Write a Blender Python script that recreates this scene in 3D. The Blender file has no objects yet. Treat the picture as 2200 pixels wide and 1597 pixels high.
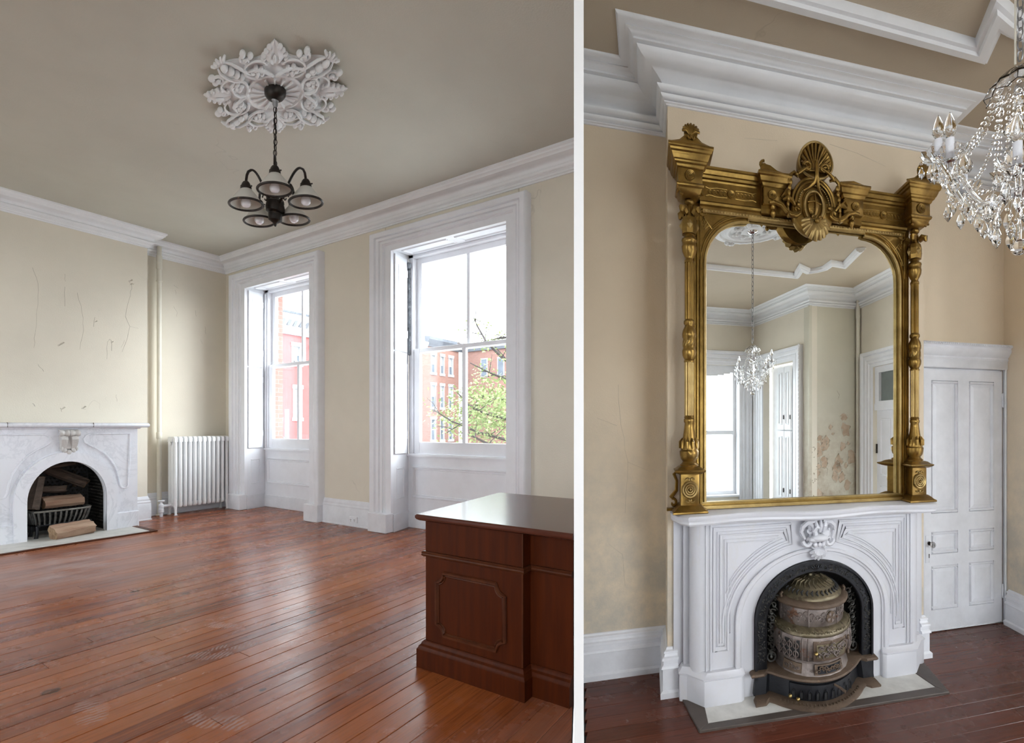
# Two parlours of an old row house, seen from one spot: a front parlour with two tall windows (left)
# and a back parlour with an overmantel mirror (right), divided by a thin white partition.
import bpy, bmesh, math, random
from mathutils import Vector, Matrix
R = random.Random(7)
SC = bpy.context.scene
COL = SC.collection
PI = math.pi
sin, cos = math.sin, math.cos

# ---------------------------------------------------------------- camera
TH = math.radians(28.6)
CAM = Vector((7.660, -3.495, 1.1396))
FWD = Vector((-sin(TH), cos(TH)))
RGT = Vector((cos(TH), sin(TH)))
cd = bpy.data.cameras.new('camera'); cam = bpy.data.objects.new('camera', cd); COL.objects.link(cam)
cam.location = CAM; cam.rotation_euler = (PI/2, 0, TH)
cd.sensor_width = 36; cd.lens = 1020*36/2200
cd.shift_x = (1100-1250)/2200; cd.shift_y = (915-798.5)/2200
cd.clip_start = 0.02; cd.clip_end = 200
SC.camera = cam

# ---------------------------------------------------------------- sky and light
w = bpy.data.worlds.new('overcast'); SC.world = w; w.use_nodes = True
bg = w.node_tree.nodes['Background']
bg.inputs[0].default_value = (0.885, 0.945, 1.0, 1); bg.inputs[1].default_value = 7.2
SC.view_settings.view_transform = 'Standard'; SC.view_settings.look = 'None'
SC.view_settings.gamma = 1; SC.view_settings.use_curve_mapping = False
SC.view_settings.exposure = 0.32
def lamp(name, kind, loc, target, power, color=(1, 1, 1), **kw):
    l = bpy.data.lights.new(name, kind); l.energy = power; l.color = color
    for k, v in kw.items(): setattr(l, k, v)
    o = bpy.data.objects.new(name, l); COL.objects.link(o); o.location = loc
    o.rotation_euler = (Vector(target)-Vector(loc)).to_track_quat('-Z', 'Y').to_euler()
    return o
sun = lamp('veiled_sun', 'SUN', (20, 12, 12), (20-.80, 12-.54, 12-.34), 5, (.94, .97, 1), angle=math.radians(42))
REAR_A = [(1.6, 3.0, .6, 2.9), (6.3, 8.2, .7, 2.9)]
REAR_B = lambda L: [(2.25, L-.15, .9, 2.8)]

# ---------------------------------------------------------------- frames of reference
# front parlour: corner of fireplace wall (X=0) and window wall (Y=0) at the origin, floor z=0.
# back parlour: u along its chimney wall, v into the wall, its floor lies lower.
OB = Vector((6.6992, -0.6016, -0.5604))
U = Vector((0.73135, 0.68200)); V = Vector((-0.35184, 0.93606))
def Bw(p): return (OB.x+U.x*p[0]+V.x*p[1], OB.y+U.y*p[0]+V.y*p[1], OB.z+p[2])
VM = -0.07                      # plane of the mirror glass
PM = Vector((OB.x+V.x*VM, OB.y+V.y*VM)); NM = Vector((-U.y, U.x))
def Fw(p):                      # far side of the back parlour: laid out as it is met across the mirror
    q = Vector((CAM.x+RGT.x*p[0]+FWD.x*p[1], CAM.y+RGT.y*p[0]+FWD.y*p[1]))
    q -= 2*((q-PM).dot(NM))*NM
    return (q.x, q.y, OB.z+p[2])
def Id(p): return tuple(p)

# ---------------------------------------------------------------- mesh building
class MB:
    def __init__(s, T=None): s.v = []; s.f = []; s.T = T or Id
    def add(s, vs, fs):
        b = len(s.v); T = s.T
        s.v += [T(p) for p in vs]; s.f += [[b+i for i in f] for f in fs]; return s
    def box(s, x0, x1, y0, y1, z0, z1):
        return s.add([(x0,y0,z0),(x1,y0,z0),(x1,y1,z0),(x0,y1,z0),(x0,y0,z1),(x1,y0,z1),(x1,y1,z1),(x0,y1,z1)],
                     [(0,3,2,1),(4,5,6,7),(0,1,5,4),(1,2,6,5),(2,3,7,6),(3,0,4,7)])
    def ext(s, poly, h0, h1, f):        # extrude a 2D polygon; f(a, b, h) gives the 3D point
        n = len(poly)
        vs = [f(a, b, h0) for a, b in poly]+[f(a, b, h1) for a, b in poly]
        fs = [list(range(n))[::-1], list(range(n, 2*n))]+[(i, (i+1) % n, n+(i+1) % n, n+i) for i in range(n)]
        return s.add(vs, fs)
    def loft(s, rings, closed=True, caps=True, wrap=False):
        n = len(rings[0]); m = len(rings); vs = [p for r in rings for p in r]; fs = []
        for i in range(m if wrap else m-1):
            e = (i+1) % m
            for j in range(n if closed else n-1):
                fs.append((i*n+j, i*n+(j+1) % n, e*n+(j+1) % n, e*n+j))
        if caps: fs += [list(range(n))[::-1], list(range((m-1)*n, m*n))]
        return s.add(vs, fs)
    def lathe(s, prof, c=(0,0), n=20, sx=1, sy=1, a0=0, rib=0, nrib=0):
        rings = []
        for r, z in prof:
            ring = []
            for k in range(n):
                a = a0+2*PI*k/n; q = max(r, 1e-4)*(1+rib*cos(nrib*a))
                ring.append((c[0]+q*cos(a)*sx, c[1]+q*sin(a)*sy, z))
            rings.append(ring)
        return s.loft(rings)
    def tube(s, pts, r, n=8, closed=False, flat=1.0, up=None):
        P = [Vector(p) for p in pts]; m = len(P); rings = []; prev = None
        for i in range(m):
            if closed: t = P[(i+1) % m]-P[i-1]
            else: t = P[min(i+1, m-1)]-P[max(i-1, 0)]
            if t.length < 1e-9: t = Vector((0, 0, 1))
            t.normalize()
            if prev is None:
                a = Vector(up) if up else (Vector((0,0,1)) if abs(t.z) < .9 else Vector((1,0,0)))
            else: a = prev
            a = a-t*a.dot(t)
            if a.length < 1e-6: a = t.orthogonal()
            a.normalize(); prev = a; b = t.cross(a)
            q = r[i] if isinstance(r, (list, tuple)) else r
            rings.append([tuple(P[i]+a*(q*cos(2*PI*k/n)*flat)+b*(q*sin(2*PI*k/n))) for k in range(n)])
        if closed: return s.loft(rings, caps=False, wrap=True)
        return s.loft(rings)
    def ball(s, c, r, n=10, m=7, rot=None):
        rx, ry, rz = (r, r, r) if not isinstance(r, (tuple, list)) else r
        vs = []; c = Vector(c)
        def P(x, y, z):
            q = Vector((x*rx, y*ry, z*rz))
            if rot is not None: q = rot @ q
            return tuple(c+q)
        vs.append(P(0, 0, -1))
        for i in range(1, m):
            t = -PI/2+PI*i/m
            for k in range(n):
                a = 2*PI*k/n; vs.append(P(cos(t)*cos(a), cos(t)*sin(a), sin(t)))
        vs.append(P(0, 0, 1)); fs = []
        for k in range(n): fs.append((0, 1+(k+1) % n, 1+k))
        for i in range(m-2):
            for k in range(n):
                a = 1+i*n+k; b = 1+i*n+(k+1) % n; fs.append((a, b, b+n, a+n))
        L = len(vs)-1
        for k in range(n): fs.append((L, L-n+k, L-n+(k+1) % n))
        return s.add(vs, fs)
    def sweep(s, path, prof, z0=0, closed=False, side=1, d0=None, d1=None):   # profile (n, z) run along a plan path with mitres, room on the right (side=1)
        P = [Vector(p) for p in path]; m = len(P); rings = []
        def nrm(d): d = d.normalized(); return Vector((d.y, -d.x))*side
        for i in range(m):
            if closed or 0 < i < m-1:
                a = nrm(P[i]-P[i-1]); b = nrm(P[(i+1) % m]-P[i]); k = (a+b)/(1+a.dot(b))
            elif i == 0:
                k = nrm(P[1]-P[0])
                if d0 is not None: k = d0/d0.dot(k)          # end cut along a given direction
            else:
                k = nrm(P[-1]-P[-2])
                if d1 is not None: k = d1/d1.dot(k)
            rings.append([(P[i].x+k.x*n, P[i].y+k.y*n, z0+z) for n, z in prof])
        return s.loft(rings, caps=not closed, wrap=closed)

def mkmesh(name, mb, mats, bev=0, smooth=35, org=(0,0,0), seg=1):
    me = bpy.data.meshes.new(name)
    o = Vector(org)
    me.from_pydata([(p[0]-o.x, p[1]-o.y, p[2]-o.z) for p in mb.v], [], mb.f)
    bm = bmesh.new(); bm.from_mesh(me)
    bmesh.ops.recalc_face_normals(bm, faces=bm.faces)
    if bev:
        es = [e for e in bm.edges if len(e.link_faces) == 2 and e.calc_face_angle(0) > .5]
        if es: bmesh.ops.bevel(bm, geom=es, offset=bev, segments=seg, affect='EDGES', clamp_overlap=True)
    bm.to_mesh(me); bm.free()
    if smooth:
        me.polygons.foreach_set('use_smooth', [True]*len(me.polygons))
        me.set_sharp_from_angle(angle=math.radians(smooth))
    for m in (mats if isinstance(mats, (list, tuple)) else [mats]): me.materials.append(m)
    return me
ORG = {}
def put(name, me, loc, parent=None):
    o = bpy.data.objects.new(name, me); COL.objects.link(o)
    o.location = loc
    if parent is not None:
        o.parent = parent
        if me is not None: o['kind'] = 'part' if False else o.get('kind', '') or ''
        if not o['kind']: del o['kind']
    return o
def obj(name, mb, m, parent=None, bev=0, smooth=35, loc=None, seg=1):
    if parent is not None:
        po = ORG[parent.name]
        me = mkmesh(name, mb, m, bev, smooth, po, seg)
        o = bpy.data.objects.new(name, me); COL.objects.link(o); o.parent = parent
        ORG[o.name] = po
        return o
    if loc is None:
        xs = [p[0] for p in mb.v]; ys = [p[1] for p in mb.v]; zs = [p[2] for p in mb.v]
        loc = ((min(xs)+max(xs))/2, (min(ys)+max(ys))/2, min(zs))
    me = mkmesh(name, mb, m, bev, smooth, loc, seg)
    o = bpy.data.objects.new(name, me); COL.objects.link(o); o.location = loc; ORG[o.name] = Vector(loc)
    return o
def tag(o, label, cat=None, group=None, kind=None):
    if label: o['label'] = label
    if cat: o['category'] = cat
    if group: o['group'] = group
    if kind: o['kind'] = kind
    return o
def thing(name, loc, label, cat=None, group=None, kind=None):
    o = bpy.data.objects.new(name, None); COL.objects.link(o); o.location = loc; o.empty_display_size = .1
    ORG[o.name] = Vector(loc)
    return tag(o, label, cat, group, kind)
def kids(o): return [c for c in bpy.data.objects if c.parent == o]
def copy_tree(o, par=None):
    ch = [c for c in bpy.data.objects if c.parent == o]
    c = o.copy(); COL.objects.link(c)
    if par is not None: c.parent = par
    for k in ch: copy_tree(k, c)
    return c

# ---------------------------------------------------------------- materials
def nodes(name):
    m = bpy.data.materials.new(name); m.use_nodes = True; nt = m.node_tree
    return m, nt, nt.nodes['Principled BSDF'], nt.nodes['Material Output']
def N(nt, t, **kw):
    n = nt.nodes.new(t)
    for k, v in kw.items():
        if k.startswith('i_'):
            key = k[2:]; n.inputs[int(key) if key.isdigit() else key].default_value = v
        else: setattr(n, k, v)
    return n
def lk(nt, a, b): nt.links.new(a, b)
def pos(nt, scale=(1,1,1), rot=(0,0,0), obj_space=False):
    if obj_space: out = N(nt, 'ShaderNodeTexCoord').outputs['Object']
    else: out = N(nt, 'ShaderNodeNewGeometry').outputs['Position']
    mp = N(nt, 'ShaderNodeMapping'); mp.inputs['Scale'].default_value = scale; mp.inputs['Rotation'].default_value = rot
    lk(nt, out, mp.inputs['Vector']); return mp.outputs['Vector']
def noise(nt, vec, scale, detail=4, rough=.55, dist=0):
    n = N(nt, 'ShaderNodeTexNoise'); n.inputs['Scale'].default_value = scale; n.inputs['Detail'].default_value = detail
    n.inputs['Roughness'].default_value = rough; n.inputs['Distortion'].default_value = dist
    lk(nt, vec, n.inputs['Vector']); return n.outputs['Fac']
def ramp(nt, fac, stops):
    r = N(nt, 'ShaderNodeValToRGB'); e = r.color_ramp.elements
    while len(e) < len(stops): e.new(.5)
    for k, (p, c) in enumerate(stops):
        e[k].position = p; e[k].color = (c, c, c, 1) if isinstance(c, (int, float)) else (*c, 1)
    lk(nt, fac, r.inputs[0]); return r.outputs[0]
def mixc(nt, fac, a, b, mode='MIX'):
    m = N(nt, 'ShaderNodeMix', data_type='RGBA', blend_type=mode)
    for sock, v in ((m.inputs[0], fac), (m.inputs[6], a), (m.inputs[7], b)):
        if isinstance(v, (int, float)): sock.default_value = v
        elif isinstance(v, tuple): sock.default_value = (*v, 1) if len(v) == 3 else v
        else: lk(nt, v, sock)
    return m.outputs[2]
def math_(nt, op, a, b=0.0, clamp=False):
    m = N(nt, 'ShaderNodeMath', operation=op, use_clamp=clamp)
    for i, v in ((0, a), (1, b)):
        if isinstance(v, (int, float)): m.inputs[i].default_value = v
        else: lk(nt, v, m.inputs[i])
    return m.outputs[0]
def bump(nt, bs, h, strength, dist=.01):
    b = N(nt, 'ShaderNodeBump'); b.inputs['Strength'].default_value = strength; b.inputs['Distance'].default_value = dist
    lk(nt, h, b.inputs['Height']); lk(nt, b.outputs[0], bs.inputs['Normal'])
def mat(name, c, rough=.5, metal=0, var=.06, vs=6, bmp=0, bs=60, coat=0, c2=None, spots=None, stretch=(1,1,1), spec=.5, objsp=False):
    m, nt, b, out = nodes(name)
    p = pos(nt, stretch, obj_space=objsp)
    f = noise(nt, p, vs, 5, .6)
    c2 = c2 or tuple(min(1, x*(1-2*var)) for x in c)
    col = mixc(nt, ramp(nt, f, [(.35, 0), (.68, 1)]), c, c2)
    if spots:       # (colour, scale, threshold): dirt or wear with a shape of its own
        sc, ss, th = spots
        col = mixc(nt, ramp(nt, noise(nt, p, ss, 6, .7), [(th, 0), (th+.06, 1)]), col, sc)
    lk(nt, col, b.inputs['Base Color'])
    b.inputs['Roughness'].default_value = rough; b.inputs['Metallic'].default_value = metal
    b.inputs['Coat Weight'].default_value = coat; b.inputs['Coat Roughness'].default_value = .1
    b.inputs['Specular IOR Level'].default_value = spec
    if bmp: bump(nt, b, noise(nt, p, bs, 4, .6), bmp)
    return m
def plaster(name, c, crack=.5, scale=1.3, dirt=None, dz=None):
    m, nt, b, out = nodes(name)
    p = pos(nt)
    col = mixc(nt, ramp(nt, noise(nt, p, 1.6, 5, .6), [(.35, 0), (.7, 1)]), c, tuple(x*.93 for x in c))
    wv = noise(nt, p, 2.2, 3, .5)
    vo = N(nt, 'ShaderNodeTexVoronoi', feature='DISTANCE_TO_EDGE'); vo.inputs['Scale'].default_value = scale
    add = N(nt, 'ShaderNodeVectorMath', operation='ADD'); lk(nt, p, add.inputs[0])
    nz = N(nt, 'ShaderNodeTexNoise'); nz.inputs['Scale'].default_value = 3; lk(nt, p, nz.inputs['Vector'])
    lk(nt, nz.outputs['Color'], add.inputs[1]); lk(nt, add.outputs[0], vo.inputs['Vector'])
    line = ramp(nt, vo.outputs['Distance'], [(0, 1), (.006, 0)])
    msk = math_(nt, 'MULTIPLY', line, ramp(nt, noise(nt, p, 1.1, 3), [(.62, 0), (.72, crack)]))
    col = mixc(nt, msk, col, tuple(x*.45 for x in c))
    if dirt:        # grime rubbed on the plaster near the floor, broken up by noise
        sp = N(nt, 'ShaderNodeSeparateXYZ'); lk(nt, N(nt, 'ShaderNodeNewGeometry').outputs['Position'], sp.inputs[0])
        g = N(nt, 'ShaderNodeMapRange'); g.inputs[1].default_value = dz[0]; g.inputs[2].default_value = dz[1]
        g.inputs[3].default_value = 1; g.inputs[4].default_value = 0; lk(nt, sp.outputs[2], g.inputs[0])
        k = math_(nt, 'MULTIPLY', g.outputs[0], ramp(nt, noise(nt, p, 3.5, 8, .7), [(.36, 0), (.6, .75)]))
        col = mixc(nt, k, col, dirt)
    lk(nt, col, b.inputs['Base Color']); b.inputs['Roughness'].default_value = .62; b.inputs['Specular IOR Level'].default_value = .3
    bump(nt, b, math_(nt, 'ADD', noise(nt, p, 90, 3), math_(nt, 'MULTIPLY', msk, -2)), .12)
    return m
def marble(name, c, vein, scale=1.6, amt=.5):
    m, nt, b, out = nodes(name)
    p = pos(nt, (1, 1, .6), (.3, .6, .2))
    a = noise(nt, p, scale*2, 8, .65, 1.6)
    v = ramp(nt, math_(nt, 'ABSOLUTE', math_(nt, 'SUBTRACT', a, .5)), [(0, 1), (.035, 0)])
    cl = ramp(nt, noise(nt, p, scale*1.2, 5, .6, .6), [(.4, 0), (.75, .6)])
    k = math_(nt, 'MULTIPLY', v, ramp(nt, noise(nt, p, scale, 3), [(.4, 0), (.6, amt)]))
    col = mixc(nt, cl, c, tuple(x*.86 for x in c)); col = mixc(nt, k, col, vein)
    lk(nt, col, b.inputs['Base Color']); b.inputs['Roughness'].default_value = .38
    return m
def floorwood(name, dirv, c1, c2, c3, dust, patches, dustc, prints=(), spots=()):
    # boards: long grain along the board, each board its own tone; dust lies in patches of its own
    m, nt, b, out = nodes(name)
    ang = math.atan2(dirv[1], dirv[0])
    p = pos(nt, (1, 1, 1), (0, 0, -ang)); mp2 = N(nt, 'ShaderNodeMapping'); mp2.inputs['Scale'].default_value = (.8, 20, 1); lk(nt, p, mp2.inputs['Vector'])
    oi = N(nt, 'ShaderNodeObjectInfo')
    off = N(nt, 'ShaderNodeVectorMath', operation='ADD'); cx = N(nt, 'ShaderNodeCombineXYZ')
    lk(nt, math_(nt, 'MULTIPLY', oi.outputs['Random'], 40), cx.inputs[0]); lk(nt, cx.outputs[0], off.inputs[0]); lk(nt, mp2.outputs[0], off.inputs[1])
    g = noise(nt, off.outputs[0], 1.6, 7, .65, .8)
    g2 = noise(nt, off.outputs[0], 7, 4, .6)
    col = mixc(nt, ramp(nt, g, [(.3, 0), (.66, 1)]), c1, c2)
    col = mixc(nt, math_(nt, 'MULTIPLY', oi.outputs['Random'], .75), col, c3)
    col = mixc(nt, ramp(nt, g2, [(.5, 0), (.68, .5)]), col, tuple(x*.35 for x in c1))
    q = pos(nt)
    wear = ramp(nt, noise(nt, q, 1.4, 8, .7), [(.45, 0), (.68, dust)])
    for (px, py, r, a) in patches:
        d = N(nt, 'ShaderNodeVectorMath', operation='DISTANCE'); lk(nt, q, d.inputs[0]); d.inputs[1].default_value = (px, py, 0)
        k = N(nt, 'ShaderNodeMapRange'); k.inputs[1].default_value = r*.25; k.inputs[2].default_value = r; k.inputs[3].default_value = a; k.inputs[4].default_value = 0
        lk(nt, d.outputs['Value'], k.inputs[0])
        wear = math_(nt, 'MAXIMUM', wear, math_(nt, 'MULTIPLY', k.outputs[0], ramp(nt, noise(nt, q, 5, 6, .7), [(.3, .35), (.62, 1)])))
    sc = ramp(nt, noise(nt, q, 11, 3, .6, .4), [(.70, 0), (.74, .55)])
    sc = math_(nt, 'MULTIPLY', sc, ramp(nt, noise(nt, q, 1.9, 2), [(.5, 0), (.6, 1)]))
    col = mixc(nt, sc, col, tuple(x*.25 for x in c1))
    for (px, py, r) in spots:           # dark drips and burns
        d = N(nt, 'ShaderNodeVectorMath', operation='DISTANCE'); lk(nt, q, d.inputs[0]); d.inputs[1].default_value = (px, py, 0)
        k = math_(nt, 'ADD', d.outputs['Value'], math_(nt, 'MULTIPLY', noise(nt, q, 30, 3), r*.8))
        col = mixc(nt, ramp(nt, math_(nt, 'DIVIDE', k, r*2), [(.55, .75), (.68, 0)]), col, tuple(x*.12 for x in c1))
    for (px, py, ang, L, wd) in prints:  # dusty shoe prints: ridged ovals
        mp = N(nt, 'ShaderNodeMapping', vector_type='TEXTURE'); mp.inputs['Location'].default_value = (px, py, 0); mp.inputs['Rotation'].default_value = (0, 0, ang); mp.inputs['Scale'].default_value = (L, wd, 1)
        lk(nt, q, mp.inputs['Vector'])
        ln = N(nt, 'ShaderNodeVectorMath', operation='LENGTH'); lk(nt, mp.outputs[0], ln.inputs[0])
        wv = N(nt, 'ShaderNodeTexWave'); wv.inputs['Scale'].default_value = 2.2; wv.inputs['Distortion'].default_value = 2.5; lk(nt, mp.outputs[0], wv.inputs['Vector'])
        k = math_(nt, 'MULTIPLY', ramp(nt, ln.outputs['Value'], [(.7, .55), (1.0, 0)]), ramp(nt, wv.outputs['Fac'], [(.45, 0), (.6, 1)]))
        wear = math_(nt, 'MAXIMUM', wear, math_(nt, 'MULTIPLY', k, ramp(nt, noise(nt, q, 14, 4), [(.38, 0), (.55, 1)])))
    col = mixc(nt, wear, col, dustc)
    lk(nt, col, b.inputs['Base Color'])
    rr = math_(nt, 'ADD', math_(nt, 'MULTIPLY', wear, .5), math_(nt, 'MULTIPLY', noise(nt, q, 9, 5), .21))
    lk(nt, math_(nt, 'ADD', rr, .12, True), b.inputs['Roughness'])
    b.inputs['Specular IOR Level'].default_value = .26
    bump(nt, b, math_(nt, 'ADD', g, math_(nt, 'MULTIPLY', noise(nt, q, 4, 3), 1.0)), .10)
    return m
def glassy(name, tint=(1,1,1), refl=.08, rough=0.0):       # thin pane: lets light through, mirrors a little
    m, nt, b, out = nodes(name); nt.nodes.remove(b)
    t = N(nt, 'ShaderNodeBsdfTransparent'); t.inputs[0].default_value = (*tint, 1)
    g = N(nt, 'ShaderNodeBsdfGlossy'); g.inputs[0].default_value = (1, 1, 1, 1); g.inputs['Roughness'].default_value = rough
    mx = N(nt, 'ShaderNodeMixShader'); mx.inputs[0].default_value = refl
    lk(nt, t.outputs[0], mx.inputs[1]); lk(nt, g.outputs[0], mx.inputs[2]); lk(nt, mx.outputs[0], out.inputs['Surface'])
    return m
def crystal_mat():
    m, nt, b, out = nodes('cut_crystal')
    b.inputs['Base Color'].default_value = (1, 1, 1, 1); b.inputs['Transmission Weight'].default_value = 1
    b.inputs['Roughness'].default_value = .02; b.inputs['IOR'].default_value = 1.5
    return m
M = {}
M['wall'] = plaster('cream_wall_paint', (.735, .68, .575), .5, 1.1)
M['wallB'] = plaster('beige_wall_paint', (.76, .635, .475), .55, 1.0, (.42, .41, .37), (-.3, 1.5))
M['peel'] = plaster('peeling_wall_paint', (.62, .59, .49), 1.0, 2.6, (.33, .24, .17), (-.2, 1.7))
M['ceil'] = plaster('ceiling_paint', (.57, .55, .475), .25, .7)
M['ceilB'] = plaster('beige_ceiling_paint', (.52, .44, .335), .35, .8)
M['white'] = mat('white_gloss_paint', (.82, .83, .87), .36, var=.03, vs=5, bmp=.05, bs=40)
M['whiteold'] = mat('old_white_paint', (.79, .80, .84), .42, var=.05, vs=7, bmp=.08, bs=50, spots=((.46, .40, .34), 16, .74))
M['corn'] = mat('cornice_white', (.84, .85, .87), .33, var=.03, vs=4, bmp=.06, bs=30)
M['marble'] = marble('white_marble', (.82, .84, .90), (.46, .49, .55), 1.7, .34)
M['marbleB'] = marble('warm_white_marble', (.65, .65, .69), (.60, .57, .52), 1.2, .25)
M['marbleK'] = marble('carved_grey_marble', (.60, .585, .57), (.36, .35, .33), 5, .6)
M['hearth'] = mat('worn_hearth_stone', (.66, .645, .61), .55, var=.1, vs=9, spots=((.36, .31, .25), 12, .66))
M['hborder'] = mat('dark_hearth_border', (.085, .066, .056), .5, var=.15, vs=9, spots=((.2, .17, .15), 9, .66))
PRINTS_A = [(4.27, -2.77, .5, .15, .05), (5.03, -2.77, -.2, .17, .055), (4.90, -2.32, .6, .13, .05), (5.54, -2.56, .2, .17, .055), (4.70, -2.45, .0, .14, .05), (4.91, -2.2, .9, .12, .045), (4.55, -2.1, .3, .12, .045)]
SPOTS_A = [(4.69, -2.80, .035), (5.47, -2.354, .018), (4.83, -1.736, .026), (4.33, -1.685, .02), (4.63, -1.78, .022), (4.72, -1.70, .014), (4.8, -1.95, .016), (3.4, -2.1, .03), (3.75, -1.95, .025), (4.2, -2.75, .012)]
M['floorA'] = floorwood('red_floorboards', (0, 1), (.30, .074, .022), (.105, .024, .010), (.39, .115, .030), .2, [(2.2, -2.25, 1.15, .8), (2.75, -2.05, .75, .55), (1.6, -1.6, .6, .5)], (.40, .31, .30), PRINTS_A, SPOTS_A)
M['floorB'] = floorwood('dark_floorboards', (U.x, U.y), (.110, .031, .018), (.062, .020, .013), (.14, .042, .025), .22, [], (.14, .105, .088))
M['iron'] = mat('black_cast_iron', (.022, .023, .028), .42, .5, .2, 14, .15, 60)
M['soot'] = mat('sooty_iron', (.02, .019, .019), .6, 0, .2, 14, .3, 60)
M['ironworn'] = mat('worn_black_iron', (.12, .115, .105), .45, .5, .3, 30, .2, 60)
M['ironmid'] = mat('greyed_iron_bar', (.15, .145, .135), .5, .5, .3, 30)
M['ironbar'] = mat('worn_iron_bar', (.30, .29, .26), .5, .5, .3, 30)
M['rust'] = mat('rusty_iron', (.145, .098, .066), .66, .25, .2, 11, .35, 70, c2=(.095, .062, .042), spots=((.30, .17, .09), 14, .66))
M['nickel'] = mat('tarnished_nickel', (.27, .225, .205), .48, .5, .2, 13, .25, 50, c2=(.14, .112, .10), spots=((.17, .085, .05), 11, .58))
M['brassold'] = mat('tarnished_brass', (.225, .185, .115), .45, .6, .2, 18, .2, 80, spots=((.11, .085, .055), 14, .56))
M['gold'] = mat('old_gilding', (.33, .20, .050), .31, .82, .2, 9, .10, 40, c2=(.17, .098, .022), spots=((.07, .04, .015), 22, .66))
M['goldlt'] = mat('pale_gilding', (.47, .33, .125), .36, .65, .2, 9, .10, 40, c2=(.28, .18, .06))
M['bronze'] = mat('dark_bronze', (.035, .028, .024), .42, .6, .3, 20, .05, 60, spots=((.12, .075, .045), 14, .64))
M['mahog'] = mat('mahogany_veneer', (.072, .0145, .003), .42, 0, .25, 4, .02, 90, .0, c2=(.045, .009, .0025), stretch=(9, 9, .8), spec=.14)
M['mahogtop'] = mat('polished_mahogany_top', (.10, .032, .02), .24, 0, .2, 3, .015, 30, .12, c2=(.062, .02, .013), stretch=(1, 7, 1), spec=.35)
M['mahogedge'] = mat('mahogany_edge', (.085, .024, .008), .45, 0, .2, 12, c2=(.05, .013, .005), spec=.2)
M['chrome'] = mat('chrome', (.7, .7, .72), .12, 1, .02, 5)
M['steel'] = mat('grey_steel', (.32, .32, .33), .4, .8, .1, 20)
M['brass'] = mat('brass', (.5, .36, .14), .35, .9, .1, 12)
M['pane'] = glassy('window_glass', (.97, .985, .98), .05)
M['glassdark'] = mat('grey_transom_glass', (.20, .235, .23), .12, 0, .1, 3)
M['crystal'] = crystal_mat()
M['candle'] = mat('white_candle_sleeve', (.82, .83, .88), .4, var=.02)
M['bulb'] = mat('white_glass_bulb', (.82, .82, .86), .16, var=.02, coat=.5)
M['lead'] = mat('bare_lead_grey', (.27, .295, .33), .6, .15, .3, 30, .5, 60, spots=((.55, .57, .6), 22, .60))
M['bark'] = mat('log_bark', (.105, .075, .055), .85, 0, .3, 18, .8, 26, c2=(.05, .035, .027), stretch=(1, .35, 1), objsp=True)
M['wood'] = mat('split_log_wood', (.43, .30, .21), .78, 0, .25, 14, .5, 30, c2=(.26, .14, .09), stretch=(1, .2, 1), objsp=True)
M['woodend'] = mat('log_end_grain', (.40, .27, .16), .8, 0, .3, 25, .3, 40, c2=(.2, .12, .07), objsp=True)
M['steelwhite'] = mat('radiator_white', (.87, .88, .89), .38, var=.03, bmp=.04, bs=40)
M['pipe'] = mat('cream_pipe_paint', (.70, .665, .57), .42, var=.04)
M['plasterw'] = mat('white_plaster_relief', (.87, .88, .89), .55, var=.04, vs=8, bmp=.12, bs=70)
mm, nt_, b_, o_ = nodes('mirror_glass'); b_.inputs['Base Color'].default_value = (.90, .92, .905, 1); b_.inputs['Metallic'].default_value = 1; b_.inputs['Roughness'].default_value = .0
M['mirror'] = mm
def frosted():
    m, nt, b, out = nodes('ribbed_frosted_glass')
    b.inputs['Base Color'].default_value = (.78, .76, .70, 1); b.inputs['Roughness'].default_value = .35
    b.inputs['Transmission Weight'].default_value = .35; b.inputs['IOR'].default_value = 1.3
    b.inputs['Subsurface Weight'].default_value = 0
    return m
M['shade'] = frosted()
M['partition'] = mat('bright_white_partition', (.90, .90, .90), .5, var=.0)
M['extred'] = mat('red_painted_brick', (.31, .072, .07), .8, var=.08, vs=2)
M['extwhite'] = mat('white_exterior_paint', (.36, .37, .39), .7, var=.03)
M['extgrey'] = mat('grey_exterior', (.16, .17, .19), .8, var=.05)
M['extground'] = mat('pale_concrete_ground', (.42, .42, .41), .9, var=.06, vs=.4)
M['extroof'] = mat('dark_roof_edge', (.085, .095, .115), .8, var=.1)
M['extglass'] = mat('far_window_glass', (.14, .17, .21), .15, var=.2, vs=2)
M['extbark'] = mat('twig_bark', (.07, .06, .06), .9, var=.2)
M['extleaf'] = mat('spring_leaf_green', (.25, .31, .125), .6, var=.25, vs=3, c2=(.19, .27, .09))
def brickmat(name, c, mortar, sc):
    m, nt, b, out = nodes(name); p = pos(nt)
    s = N(nt, 'ShaderNodeSeparateXYZ'); lk(nt, p, s.inputs[0]); cb = N(nt, 'ShaderNodeCombineXYZ')
    lk(nt, math_(nt, 'ADD', s.outputs[0], s.outputs[1]), cb.inputs[0]); lk(nt, s.outputs[2], cb.inputs[1])
    br = N(nt, 'ShaderNodeTexBrick'); br.inputs['Scale'].default_value = sc; lk(nt, cb.outputs[0], br.inputs['Vector'])
    br.inputs['Color1'].default_value = (*c, 1); br.inputs['Color2'].default_value = (*[x*.8 for x in c], 1); br.inputs['Mortar'].default_value = (*mortar, 1); br.inputs['Mortar Size'].default_value = .012
    lk(nt, br.outputs[0], b.inputs['Base Color']); b.inputs['Roughness'].default_value = .85; return m
M['extbrick'] = brickmat('orange_brick', (.25, .125, .098), (.26, .2, .18), 4)
M['extbrickdk'] = brickmat('plain_red_brick', (.22, .11, .09), (.24, .19, .17), 4)
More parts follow.
